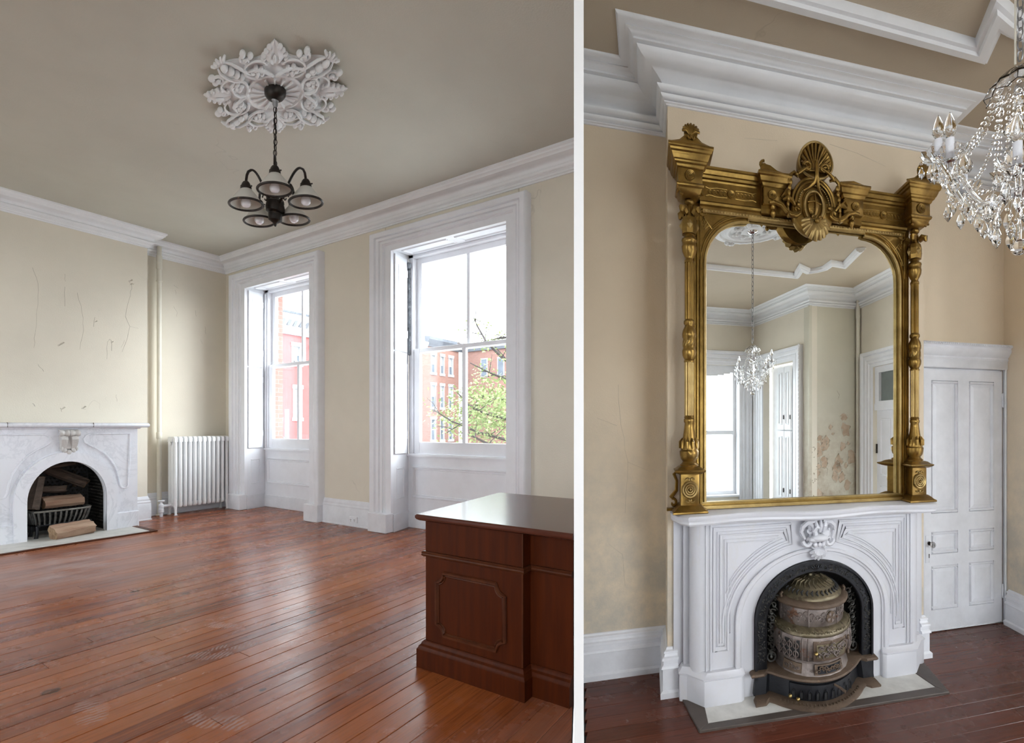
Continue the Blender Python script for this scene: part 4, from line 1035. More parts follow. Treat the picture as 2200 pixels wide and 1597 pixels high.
# cracks
def BT(v_): return lambda y, z, d: Bw((y, v_-d, z))
for pts, wd in ([[(-.35, 1.98), (-.33, 1.7), (-.28, 1.45), (-.30, 1.1)], .0009], [[(-.28, 1.45), (-.12, 1.38)], .0008], [[(-.5, 1.75), (-.36, 1.7)], .0008], [[(-.42, .9), (-.32, .82), (-.3, .6)], .0009]):
    crackpath(pts, wd, 0, T=BT(RD), parent=wk)
for pts in ([[(1.22, 3.66), (1.45, 3.63), (1.7, 3.57)], [(.55, 3.6), (.8, 3.62)]]): crackpath(pts, .0008, 0, T=BT(0), parent=wk)
# cornice: deep cove
raw = [(415,100),(416,112),(424,140),(440,163),(462,168),(505,176),(500,196),(522,200),(540,225),(558,262),(572,270),(568,322),(612,326),(600,350),(612,400),(640,455),(684,508),(735,516),(760,548),(800,590),(832,640),(852,700),(862,770),(862,780),(796,776),(800,800),(815,840),(842,885),(878,912),(836,920),(842,960),(862,1005),(892,1032),(870,1040),(872,1062),(890,1076),(893,1105),(908,1110)]
cpb = [(0, 0)]+[((908-a)/493*.30, -(b-100)/1010*.265) for a, b in raw]
path = [P2(q) for q in ((umin(RD), RD), (0, RD), (0, 0), (UE, 0), (UE, RD), (3.17, RD), (3.185, -.28), (5.0, -1.79))]
o = struct('trim_2', MB().sweep(path, cpb, OB.z+HB, d0=-FWD), M['corn']); o['label'] = 'deep white coved cornice of the back parlour breaking round the chimney breast'
# ceiling border moulding: straight runs with notched, curved corners
bpx = [(-.06, 0), (-.06, -.012), (-.045, -.022), (-.040, -.040), (-.022, -.046), (-.018, -.060), (.022, -.066), (.03, -.05), (.048, -.045), (.06, -.02), (.06, 0)]
ring = [(umin(-.66)+.004, -.665), (2.04, -.625), (1.935, -.875)]
for k in range(1, 8):
    t = k/8; a = Vector((1.935, -.875)).lerp(Vector((2.62, -.98)), t); ring.append((a.x+.0, a.y+.10*sin(PI*t)))
ring += [(2.62, -.98), (2.78, -.82), (3.6, -1.5)]
o = struct('trim_3', MB().sweep([P2(q) for q in ring], bpx, OB.z+HB, d0=-FWD), M['corn']); o['label'] = 'white moulded border on the ceiling, straight run with a curved corner'
# baseboards
bpb = [(0, 0), (.045, 0), (.045, .035), (.030, .045), (.030, .175), (.040, .182), (.036, .196), (.026, .204), (.026, .226), (.036, .232), (.034, .246), (.022, .252), (.018, .268), (.024, .272), (.022, .283), (.010, .29), (.006, .300), (0, .303)]
bl2 = thing('baseboard_left', Bw((-.3, RD, 0)), 'tall white moulded baseboard left of the mirror fireplace', kind='structure')
obj('baseboard_run', MB().sweep([P2(q) for q in ((umin(RD), RD), (0, RD), (0, 0), (.06, 0))], bpb, OB.z, d0=-FWD), M['whiteold'], bl2)
br2 = thing('baseboard_right', Bw((2.05, .1, 0)), 'white moulded baseboard beside the white panelled door', kind='structure')
obj('baseboard_run', MB().sweep([P2(q) for q in ((1.99, 0), (UE, 0), (UE, RD))], bpb, OB.z), M['whiteold'], br2)
obj('baseboard_run', MB().sweep([P2(q) for q in ((3.172, .27), (3.185, -.28), (5.0, -1.79))], bpb, OB.z), M['whiteold'], br2)

# ---------------------------------------------------------------- six panelled door
dr = thing('door_1', Bw((2.7, RD, 0)), 'white six-panelled door with a glass knob right of the mirror fireplace', kind='structure')
d0, d1 = 2.275, 3.145
VD = RD-.012
PANELS = [(2.36, 2.645, .975, 2.075), (2.765, 3.045, .975, 2.075), (2.365, 2.645, .64, .825), (2.77, 3.045, .64, .825), (2.365, 2.645, .18, .545), (2.775, 3.045, .18, .545)]
obj('door_leaf', BM().box(d0, d1-.008, VD+.014, VD+.045, .012, 2.20), M['whiteold'], dr)
us = [d0, 2.36, 2.645, 2.765, 3.045, d1-.008]
leaf = BM()
for a, b in ((d0, 2.36), (2.645, 2.765), (3.045, d1-.008)): leaf.box(a, b, VD, VD+.02, .012, 2.17)
for a, b in ((2.36, 2.645), (2.765, 3.045)):
    for c, d in ((.012, .18), (.545, .64), (.825, .975), (2.075, 2.17)): leaf.box(a, b, VD, VD+.02, c, d)
obj('stile_frame', leaf, M['whiteold'], dr, smooth=0)
for a, b, c, d in PANELS:
    mb = frame_panel(BM(), a, b, c, d, lambda x, z, e: (x, VD+.012-e*1.3, z), .026, .014)
    o = obj('door_panel', mb, M['whiteold'], dr)
    i = .055 if d-c > .3 else .05
    vs = [(a+.03, VD+.013, c+.03), (b-.03, VD+.013, c+.03), (b-.03, VD+.013, d-.03), (a+.03, VD+.013, d-.03), (a+i, VD+.004, c+i), (b-i, VD+.004, c+i), (b-i, VD+.004, d-i), (a+i, VD+.004, d-i)]
    obj('raised_field', BM().add(vs, [(4, 5, 6, 7), (0, 1, 5, 4), (1, 2, 6, 5), (2, 3, 7, 6), (3, 0, 4, 7)]), M['whiteold'], o, smooth=0)
obj('door_gap_blocker', BM().box(2.2, 3.2, VD+.05, VD+.07, 0, 2.24), M['soot'], dr)  # dark board added behind the leaf to block sky showing through the gaps
obj('casing', BM().box(3.150, 3.172, RD-.04, RD, 0, 2.21).box(3.172, 3.205, RD-.052, RD-.0, 0, 2.21), M['whiteold'], dr, bev=.004)
obj('casing', BM().box(2.06, d0-.006, RD-.04, RD, 0, 2.21), M['whiteold'], dr, bev=.004)
obj('head_casing', BM().box(2.06, 3.205, RD-.045, RD, 2.178, 2.27), M['whiteold'], dr, bev=.006)
obj('lintel_moulding', BM().ext([(0, 2.25), (.05, 2.25), (.055, 2.262), (.05, 2.275), (.06, 2.282), (.085, 2.315), (.09, 2.335), (.085, 2.345), (.09, 2.36), (0, 2.36)], 2.04, 3.232, lambda a, b, h: (h, RD-a, b)), M['whiteold'], dr)
mb = BM(); n = 300
rp = obj('rope_moulding', BM().tube([(2.04, RD-.088, 2.368), (2.6, RD-.088, 2.368), (3.235, RD-.088, 2.368)], .012, 8), M['whiteold'], dr)
for k in range(60):
    u0 = 2.045+k*.02; mb.tube([(u0-.008, RD-.092, 2.380), (u0, RD-.102, 2.372), (u0+.010, RD-.100, 2.358)], [.003, .0065, .003], 5)
o = obj('rope_twist', mb, M['whiteold'], rp); o['kind'] = 'stuff'
obj('lock_plate', BM().box(2.300, 2.345, VD-.004, VD, .575, .80), M['whiteold'], dr, bev=.002)
kn = obj('knob', BM().ball((2.335, VD-.058, .735), (.026, .022, .026), 10, 7), M['crystal'], dr, smooth=0)
obj('knob_shank', BM().tube([(2.335, VD, .735), (2.335, VD-.014, .735), (2.335, VD-.016, .735), (2.335, VD-.04, .735)], [.016, .016, .009, .009], 10), M['bronze'], kn)
obj('keyhole', BM().box(2.332, 2.339, VD-.0055, VD-.004, .615, .64).ball((2.3355, VD-.0045, .642), (.006, .001, .006), 8, 5), M['soot'], dr)
for z in (1.86, .22):
    o = obj('hinge', BM().box(3.130, 3.160, VD-.004, VD, z, z+.115), M['whiteold'], dr, bev=.002)
    obj('hinge_pin', MB(Bw).lathe([(0, z-.004), (.006, z-.004), (.006, z+.119), (0, z+.119)], (3.142, VD-.006), 8), M['whiteold'], o)

# ================================================================ marble mantelpiece with arched iron stove front
UC = 1.03
def FB(s, d, z): return (UC+s, -d, z)
DF = .17
m2 = thing('marble_mantelpiece', Bw((UC, -.1, 0)), 'white marble mantelpiece with carved cartouche carrying the gilt mirror', 'mantelpiece')
obj('facing', arch_plate(BM(), (.45, .48, .35), .80, 1.13, FB, DF-.05, DF), M['marbleB'], m2)
obj('arch_band', arch_ring(BM(), (.452, .48, .352), (.53, .48, .395), FB, DF, DF+.006), M['marbleB'], m2)
obj('arch_moulding', arch_ring(BM(), (.545, .48, .408), (.585, .48, .43), FB, DF, DF+.024), M['marbleB'], m2, bev=.006)
obj('arch_bead', arch_ring(BM(), (.53, .48, .395), (.545, .48, .408), FB, DF, DF+.014), M['marbleB'], m2)
for sg in (-1, 1):
    # quarter-round pilaster at the corner and flat side board
    cs = [(sg*(.80+.085*sin(PI/2*k/8)), DF-.10+.10*cos(PI/2*k/8)) for k in range(9)]
    obj('corner_shaft', BM().ext([(sg*.80, .0), *[(a, b) for a, b in cs], (sg*.885, .0)], .19, 1.13, lambda a, b, h: FB(a, b, h)), M['marbleB'], m2)
    obj('side_board', BM().box(UC+min(sg*.885, sg*.925), UC+max(sg*.885, sg*.925), -.05, 0, 0, 1.13), M['marbleB'], m2, bev=.003)
    obj('side_return', BM().box(UC+min(sg*.925, sg*.99), UC+max(sg*.925, sg*.99), -.018, 0, 0, 1.13), M['marbleB'], m2, bev=.002)
    for e in (.775, .745): obj('pilaster_fillet', BM().box(UC+min(sg*e, sg*(e+.012)), UC+max(sg*e, sg*(e+.012)), -DF-.008, -DF, .2, 1.10), M['marbleB'], m2, bev=.003)
    # plinth with clipped corner
    pp = [(sg*.525, 0), (sg*.525, DF+.03), (sg*.55, DF+.05), (sg*.80, DF+.05), (sg*.905, DF-.055), (sg*.955, DF-.075), (sg*.955, 0)]
    pl_ = obj('plinth', BM().ext(pp, 0, .165, lambda a, b, h: FB(a, b, h)), M['marbleB'], m2, bev=.003)
    def grow(p, g): return [(a+(sg*g if abs(a) > .6 else -sg*g*.4), b+(g if b > .01 else 0)) for a, b in p]
    rings = [[FB(a, b, z) for a, b in grow(pp, g)] for g, z in ((0, .165), (.006, .17), (.006, .178), (-.004, .186), (-.016, .198), (-.02, .204))]
    obj('plinth_cap', BM().loft(rings), M['marbleB'], pl_)
    # nested spandrel frames following the arch
    def outline(i):
        hw, ri = .635+i*.75, .475+i*.75
        q = [(-.73+i, 1.072-i), (-.185-i*1.2, 1.072-i)]
        for k in range(15):
            a = PI*(.585+i*.35)+(PI-PI*(.585+i*.35))*k/14; x_, z_ = hw*cos(a), .48+ri*sin(a)
            if x_ < -.73+i+.004: break
            q.append((x_, z_))
        zb = .315+i*1.1
        q += [(max(q[-1][0], -.73+i+.006), zb), (-.73+i, zb)]
        return [FB(-sg*a if sg > 0 else a, DF+.002, z) for a, z in q]
    for i, r in ((0, .009), (.026, .006), (.045, .009), (.075, .006), (.095, .006)): obj('spandrel_moulding', BM().tube(outline(i), r, 6, closed=True), M['marbleB'], m2)
# shelf: serpentine plan with rounded nose
def shelfpath(g):
    q = []
    for k in range(41):
        t = -1+2*k/40; s = t*(1.03-.02+g); a = abs(t)
        d = .285+.035*cos(PI*t*2.0)*(1 if a < .75 else max(0, (1-a)/.25)) + (0 if a < .9 else -.20*((a-.9)/.1)**2)
        q.append((s, d+g))
    return [(-1.03+.02-g, 0)]+q+[(1.03-.02+g, 0)]
rings = [[FB(a, b, z) for a, b in shelfpath(g)] for g, z in ((-.03, 1.112), (-.008, 1.115), (0, 1.126), (-.003, 1.140), (.002, 1.148), (.004, 1.162), (-.004, 1.171), (-.02, 1.175))]
obj('shelf', BM().loft(rings), M['marbleB'], m2)
obj('neck', BM().box(UC-.90, UC+.90, -DF-.02, 0, 1.095, 1.114), M['marbleB'], m2, bev=.005)
# carved cartouche keystone: shell, scrolling leaves, fruit and a bird
ks = obj('keystone', BM().ext([(-.075, 1.11), (.10, 1.11), (.07, .98), (.05, .90), (-.03, .90), (-.05, .98)], DF, DF+.04, lambda a, b, h: FB(a+.0, h, b)), M['marbleB'], m2, bev=.01)
mb = BM()
for j in range(-3, 4): 
    a = -PI/2+j*.42; mb.tube([FB(.012, DF+.03, .905), FB(.012+.04*cos(a), DF+.052, .905+.035*sin(a)), FB(.012+.066*cos(a), DF+.035, .905+.068*sin(a))], [.008, .015, .008], 6)
obj('shell', mb, M['marbleB'], ks)
for s in (-1, 1):
    mb = BM()
    for (cx_, cz_, r0, tw) in ((.072, 1.035, .052, 1), (.078, .965, .040, -1), (.045, .93, .026, 1)):
        mb.tube([FB(.012+s*(cx_+r0*(1-j/15)*cos(j*.5)), DF+.035+.012*sin(PI*j/14), cz_+tw*r0*(1-j/15)*sin(j*.5)) for j in range(14)], [.017-.0008*j for j in range(14)], 6)
    mb.tube([FB(.012+s*.03, DF+.05, 1.09), FB(.012+s*.085, DF+.05, 1.085), FB(.012+s*.115, DF+.04, 1.06), FB(.012+s*.125, DF+.03, 1.02), FB(.012+s*.10, DF+.04, .975)], [.012, .02, .018, .014, .008], 6)
    obj('scroll_leaf', mb, M['marbleB'], ks)
mb = BM().ball(FB(.012, DF+.065, .985), (.068, .035, .026), 12, 8).ball(FB(.06, DF+.055, 1.005), (.035, .025, .03), 10, 7).ball(FB(-.03, DF+.06, .975), (.045, .028, .02), 10, 7)
mb.tube([FB(-.015, DF+.06, 1.0), FB(-.03, DF+.07, 1.03), FB(-.015, DF+.075, 1.055), FB(.005, DF+.075, 1.05)], [.02, .014, .012, .007], 7)
for e in (-.012, .018, .045): mb.tube([FB(e, DF+.05, 1.02), FB(e+.004, DF+.065, 1.06), FB(e*1.4, DF+.05, 1.10)], [.012, .016, .009], 6)
for e in (-.02, .012, .04): mb.ball(FB(e, DF+.06, .94), .018, 8, 6)
obj('bird_and_fruit', mb, M['marbleB'], ks)
# hearth
h2 = thing('hearth_slab', Bw((UC, -.2, 0)), 'stained pale hearth stone with a dark border under the parlour stove', 'hearth')
obj('slab', BM().ext([(.232, -.12), (1.80, -.12), (1.857, -.40), (.235, -.37)], -.004, .010, lambda a, b, h: (a, b, h)), M['hearth'], h2, smooth=0)
obj('slab', BM().box(.56, 1.50, -.12, .43, -.004, .009), M['soot'], h2)
for q in ([(.235, -.37), (1.857, -.40), (1.915, -.475), (.172, -.425)], [(.172, -.425), (.235, -.37), (.232, -.12), (.09, -.08)], [(1.857, -.40), (1.915, -.475), (1.97, -.12), (1.80, -.12)]):
    obj('border', BM().ext(q, -.004, .014, lambda a, b, h: (a, b, h)), M['hborder'], h2, bev=.003)

# ================================================================ cast iron parlour stove set into the arch
SU, SV = 1.022, -.10
st = thing('parlour_stove', Bw((SU, SV-.1, .01)), 'rusty nickelled cast iron parlour stove with domed pierced lid in the arch', 'stove')
SM = lambda: MB(lambda p: Bw((SU+p[0], SV-p[1], p[2])))
# arched iron surround with leafy relief
sur = obj('arch_surround', arch_ring(BM(), (.36, .47, .285), (.4485, .48, .3485), FB, DF-.03, DF+.022, 36), M['iron'], st, bev=.006)
obj('surround_lip', arch_ring(BM(), (.434, .48, .334), (.4488, .48, .3488), FB, DF+.02, DF+.034, 36), M['iron'], sur)
mb = BM(); rr = random.Random(4)
for k in range(430):
    q = rr.random()
    if q < .42: s_ = rr.choice((-1, 1))*rr.uniform(.378, .428); z_ = rr.uniform(.21, .48)
    else: a = rr.uniform(.02, PI-.02); e = rr.uniform(.2, .75); s_ = (.36+.092*e)*cos(a); z_ = .475+(.285+.067*e)*sin(a)
    d_ = DF+.022
    r = rr.uniform(.006, .011); an = rr.random()*PI
    mb.add([FB(s_-r*cos(an), d_, z_-r*sin(an)), FB(s_+r*.5*sin(an), d_, z_-r*.5*cos(an)), FB(s_+r*cos(an), d_, z_+r*sin(an)), FB(s_-r*.5*sin(an), d_, z_+r*.5*cos(an)), FB(s_, d_+.007, z_)], [(0, 1, 4), (1, 2, 4), (2, 3, 4), (3, 0, 4)])
o = obj('leaf_relief', mb, M['ironworn'], sur, smooth=0); o['kind'] = 'stuff'
mb = BM()
for j in range(-2, 3): mb.tube([FB(.0, DF+.022, .765), FB(.012*j, DF+.03, .785), FB(.02*j, DF+.024, .80)], [.004, .006, .003], 5)
obj('crest_leaf', mb, M['iron'], sur)
obj('back_plate', BM().box(UC-.43, UC+.43, -.02, .0, .02, .80), M['soot'], st)
for s in (-1, 1):       # openwork grilles either side
    mb = BM()
    for k in range(9):
        z = .245+.043*k; c = (.312-.0016*max(0, k-5)**2*2.2)
        mb.tube([FB(s*(c+.028*(1-j/13)*cos(j*.55+.4)*(1 if k % 2 else -1)), DF-.035, z+.024*(1-j/13)*sin(j*.55+.4)) for j in range(12)], .0058, 5)
        mb.tube([FB(s*(c-.030), DF-.035, z-.03), FB(s*(c-.0), DF-.032, z), FB(s*(c+.03), DF-.035, z+.03)], .004, 5)
    mb.tube([FB(s*(.315+.030*cos(2*PI*j/16)), DF-.03, .222+.030*sin(2*PI*j/16)) for j in range(16)], .006, 6, closed=True).ball(FB(s*.315, DF-.03, .222), (.012, .008, .012), 8, 6)
    obj('side_grille', mb, M['ironworn'], st)
FR = .26
obj('drum', SM().lathe([(.225, .45), (.236, .46), (.236, .56), (.232, .575)], (0, 0), 40), M['nickel'], st, smooth=60)
obj('lid_rim', SM().lathe([(.20, .572), (.245, .572), (.268, .580), (.272, .592), (.262, .604), (.235, .612), (.20, .612)], (0, 0), 48, rib=.006, nrib=44), M['rust'], st, smooth=60)
ld = obj('dome_lid', SM().lathe([(.222, .606), (.224, .622), (.212, .632), (.20, .640), (.165, .668), (.11, .694), (.05, .708), (.02, .711), (.016, .722), (0, .724)], (0, 0), 40), M['brassold'], st, smooth=60)
mb = SM()
for k in range(34):
    a = 2*PI*k/34; c, s_ = cos(a), sin(a)
    mb.tube([(.205*c, .205*s_, .641), (.192*cos(a+.05), .192*sin(a+.05), .652), (.178*c, .178*s_, .664)], [.004, .008, .004], 5)
mb2 = SM()
for k in range(26):
    a = 2*PI*k/26; mb2.tube([(.16*cos(a), .16*sin(a), .673), (.125*cos(a+.10), .125*sin(a+.10), .691), (.09*cos(a), .09*sin(a), .702)], [.003, .006, .003], 5)
for k in range(12):
    a = 2*PI*k/12; mb2.tube([(.07*cos(a), .07*sin(a), .706), (.04*cos(a+.2), .04*sin(a+.2), .711)], [.004, .003], 5)
o = obj('pierced_holes', mb, M['soot'], ld); o['kind'] = 'stuff'
o = obj('lid_relief', mb2, M['brassold'], ld); o['kind'] = 'stuff'
for s in (-1, 1): obj('lid_latch', SM().tube([(s*.235, .06, .60), (s*.245, .06, .625), (s*.232, .06, .64)], .009, 6), M['rust'], st)
def curls(n, r, z0, z1, a0, a1, m, parent, name, seed, rad=.0035, sz=.02):
    rr = random.Random(seed); mb = SM()
    for k in range(n):
        a = a0+(a1-a0)*(k+.5)/n; z = rr.uniform(z0, z1); sg = rr.choice((-1, 1)); q = sz*rr.uniform(.7, 1.2)
        mb.tube([(r*cos(a+sg*q*(1-j/11)*cos(j*.6)/r), r*sin(a+sg*q*(1-j/11)*cos(j*.6)/r), z+q*(1-j/11)*sin(j*.6)) for j in range(10)], rad, 5)
    o = obj(name, mb, m, parent); o['kind'] = 'stuff'; return o
curls(34, .238, .485, .545, .1, PI-.1, M['nickel'], st, 'drum_scrollwork', 2, .004, .022)
for a in (PI*.5+.42, PI*.5-.52, PI-.15, .15): obj('drum_rib', SM().tube([(.238*cos(a), .238*sin(a), .455), (.238*cos(a), .238*sin(a), .572)], .006, 6), M['nickel'], st)
# round draught wheel
aw = PI*.5-.24
def onr(r, da, dz, dr=0, a_=aw, zc=.517): return ((r+dr)*cos(a_+da/r), (r+dr)*sin(a_+da/r), zc+dz)
vw = obj('draught_wheel', SM().loft([[onr(.238, .036*cos(t), .036*sin(t), h) for t in [2*PI*k/24 for k in range(24)]] for h in (-.004, .010)]), M['rust'], st)
for k in range(4):
    t = PI/4+k*PI/2+.3; obj('wheel_opening', SM().loft([[onr(.238, r*cos(t+w_), r*sin(t+w_), h) for r, w_ in ((.007, 0), (.029, -.38), (.031, 0), (.029, .38))] for h in (.008, .0125)]), M['nickel'], vw, smooth=0)
band = obj('shoulder_band', SM().lathe([(.225, .462), (.245, .462), (.268, .452), (.285, .436), (.288, .420), (.280, .412), (.23, .412)], (0, 0), 48), M['brassold'], st, smooth=60)
curls(30, .282, .430, .444, .1, PI-.1, M['brassold'], band, 'band_scrollwork', 3, .003, .014)
# belly: faceted body with a big door
def facet(r, a): return r
bel = obj('belly', SM().lathe([(.25, .262), (.272, .270), (.290, .300), (.296, .345), (.292, .400), (.286, .414), (.25, .414)], (0, 0), 20, a0=PI/20), M['nickel'], st, smooth=20)
def patch(r0, r1, a0, a1, z0, z1, dr, m, name, parent, n=6, rfun=None):
    mb = SM(); rf = rfun or (lambda z: r0+(r1-r0)*(z-z0)/(z1-z0)); rings = []
    for k in range(n+1):
        a = a0+(a1-a0)*k/n
        rings.append([((rf(z)+d)*cos(a), (rf(z)+d)*sin(a), z) for z, d in ((z0, -.006), (z0, dr), ((z0+z1)/2, dr+.002), (z1, dr), (z1, -.006))])
    return obj(name, mb.loft(rings), m, parent)
rb = lambda z: .293-.9*abs(z-.345)**1.6
a0, a1 = PI/2-.62, PI/2+.30
fd = patch(0, 0, a0, a1, .278, .398, .007, M['rust'], 'fire_door', st, 8, rb)
patch(0, 0, a0+.10, a1-.07, .296, .380, .010, M['brassold'], 'door_panel', fd, 8, rb)
curls(26, .307, .305, .372, a0+.12, a1-.1, M['nickel'], fd, 'door_scrollwork', 5, .0035, .02)
obj('door_knob', SM().ball((.318*cos(a1-.05), .318*sin(a1-.05), .338), (.014, .014, .011), 8, 6), M['brass'], fd)
for z in (.30, .385): obj('hinge_knuckle', SM().lathe([(0, z-.012), (.009, z-.012), (.009, z+.012), (0, z+.012)], (.306*cos(a0-.01), .306*sin(a0-.01)), 8), M['rust'], fd)
sg_ = patch(0, 0, PI/2+.62, PI/2+1.22, .285, .395, .004, M['soot'], 'side_vent', st, 5, rb)
mb = SM()
for k in range(4):
    a = PI/2+.70+.15*k
    mb.tube([(.303*cos(a), .303*sin(a), .287), (.303*cos(a), .303*sin(a), .393)], .0045, 5)
    for z in (.315, .365): mb.tube([(.303*cos(a+.06*cos(t)), .303*sin(a+.06*cos(t)), z+.018*sin(t)) for t in [2*PI*j/10 for j in range(10)]], .004, 5, closed=True)
obj('vent_lattice', mb, M['nickel'], sg_)
for a in (PI/2+.42, PI/2+.56, PI/2-.74, PI/2-.9): obj('belly_rib', SM().tube([(rb(z)*cos(a)+.004*cos(a), rb(z)*sin(a)+.004*sin(a), z) for z in (.275, .31, .345, .38, .41)], .007, 6), M['nickel'], st)
# ash body
ft = obj('ash_body', SM().lathe([(.24, .262), (.262, .262), (.262, .252), (.25, .245), (.252, .225), (.262, .19), (.272, .172), (.24, .165)], (0, 0), 20, a0=PI/20), M['nickel'], st, smooth=20)
rf2 = lambda z: .252+.012*(.25-z)/.07
ad = patch(0, 0, PI/2-.58, PI/2+.26, .182, .242, .006, M['rust'], 'ash_door', st, 8, rf2)
patch(0, 0, PI/2-.5, PI/2+.18, .190, .234, .008, M['iron'], 'door_panel', ad, 8, rf2)
curls(16, .272, .200, .226, PI/2-.5, PI/2+.18, M['rust'], ad, 'door_scrollwork', 6, .0035, .014)
obj('door_knob', SM().ball((.285*cos(PI/2+.24), .285*sin(PI/2+.24), .212), (.012, .012, .010), 8, 6), M['rust'], ad)
o = patch(0, 0, PI/2+.6, PI/2+1.15, .185, .24, .005, M['rust'], 'side_panel', st, 5, rf2)
curls(6, .268, .20, .226, PI/2+.64, PI/2+1.1, M['nickel'], o, 'panel_scrollwork', 9, .0035, .014)
# broad apron plate, ash pit front and floor tray
def wave(g, k=1):
    q = []
    for j in range(33):
        t = -1+2*j/32; s = t*(.47+g); a = abs(t)
        d = .10+.03*(1 if a > .8 else 0)+(.19*cos(min(1, a/.72)*PI/2)**.8 if a < .72 else 0)*k
        q.append((s, d+g))
    return [(-.43, -.06), (-.43, .078), (-.47-g, .078)]+q+[(.47+g, .078), (.43, .078), (.43, -.06)]
ap = obj('apron_plate', SM().loft([[(a, b, z) for a, b in wave(g)] for g, z in ((-.02, .145), (0, .148), (.008, .158), (.004, .168), (-.012, .174))]), M['rust'], st)
obj('ash_pit', SM().loft([[(a, b, z) for a, b in wave(g, 1)] for g, z in ((-.015, .03), (-.03, .145))]), M['iron'], st)
pf = [(a, b) for a, b in wave(-.018) if abs(a) < .235]
fr_ = obj('pit_front', SM().loft([[(a, b, .035), (a, b+.012, .035), (a, b+.016, .085), (a, b+.010, .128), (a, b, .13)] for a, b in pf]), M['iron'], st)
P3 = along([(a, b+.016, 0) for a, b in pf], 9)
mb = SM()
for p in P3:
    mb.tube([(p.x-.012, p.y+.004, .045), (p.x-.012, p.y+.004, .085), (p.x, p.y+.005, .105), (p.x+.012, p.y+.004, .085), (p.x+.012, p.y+.004, .045)], .0035, 5)
obj('arcade_relief', mb, M['iron'], fr_)
for p in P3: obj('arcade_opening', SM().box(p.x-.008, p.x+.008, p.y-.002, p.y+.0025, .048, .085), M['soot'], fr_)
for (s, dz) in ((-.235, .07), (-.19, .06)): obj('pit_knob', SM().ball((s, .235+(.03 if s > -.2 else 0), dz), (.014, .014, .012), 8, 6), M['brass'], fr_)
obj('damper_lever', SM().tube([(.06, .265, .12), (.09, .30, .112), (.12, .335, .098)], [.007, .008, .010], 7), M['rust'], fr_)
obj('floor_tray', SM().loft([[(a*(1 if abs(a) < .4 else .96), b+ex, z) for a, b in wave(g)] for ex, g, z in ((.06, .01, .010), (.06, .012, .022), (.05, 0, .032), (.02, -.02, .034), (0, -.05, .03))]), M['rust'], st)
mb = SM()
for p in along([(a, b+.05, 0) for a, b in wave(0) if abs(a) < .3], 26): mb.tube([(p.x, p.y-.02, .035), (p.x*1.01, p.y-.004, .036)], [.006, .003], 5)
o = obj('tray_border', mb, M['rust'], st); o['kind'] = 'stuff'
# ================================================================ gilt overmantel mirror
UM = 1.012
FM2 = lambda s, d, z: (UM+s, -d, z)
GM = lambda: MB(lambda p: Bw((UM+p[0], -p[1], p[2])))      # local s, d (towards the room), z
om = thing('overmantel_mirror', Bw((UM, -.1, 1.176)), 'tall gilt overmantel mirror with columns and a shell crest standing on the mantelpiece', 'mirror')
obj('back_board', GM().box(-.86, .86, .004, .05, 1.18, 3.25), M['gold'], om)
gl = obj('glass', GM().box(-.80, .80, .066, .070, 1.20, 3.06), M['mirror'], om, smooth=0)
# glazing frame with shouldered, round-cornered head
def inner(o=0.0):
    q = [(.762-o, 1.222+o), (.762-o, 2.72)]
    for k in range(1, 11):
        a = PI/2*k/10; q.append((.762-o-(.30-o*.4)*(1-cos(a)), 2.72+(.285-o)*sin(a)))
    q += [(.455, 3.005-o), (.455, 3.028-o)]
    return q+[(-a, b) for a, b in q[::-1]]
def outerq(): 
    q = [(.84, 1.19), (.84, 2.72)]
    for k in range(1, 11):
        t = k/10; q.append((.84, 2.72+.37*min(1, t*1.6)) if t < .6 else (.84-(t-.6)/.4*.36, 3.09))
    q += [(.46, 3.09), (.455, 3.09)]
    return q+[(-a, b) for a, b in q[::-1]]
I, O_ = inner(), outerq()
rings = [[(a[0], d0, a[1]), (a[0], d1, a[1]), (b[0], d1, b[1]), (b[0], d0, b[1])] for a, b in zip(I, O_) for d0, d1 in ((.05, .088),)]
obj('glazing_frame', GM().loft(rings), M['gold'], om)
obj('sight_edge', GM().tube([(a, .090, b) for a, b in I], .011, 6), M['goldlt'], om)
obj('sight_bead', GM().tube([(a, .091, b) for a, b in inner(-.028)[0:13]], .008, 6), M['gold'], om); obj('sight_bead', GM().tube([(a, .091, b) for a, b in inner(-.028)[-13:]], .008, 6), M['gold'], om)
for i, (z0, z1, d) in enumerate(((1.178, 1.198, .115), (1.198, 1.212, .10), (1.212, 1.222, .094))): obj('bottom_rail', GM().box(-.80, .80, .05, d, z0, z1), M['gold' if i == 1 else 'goldlt'], om, bev=.005, seg=2)
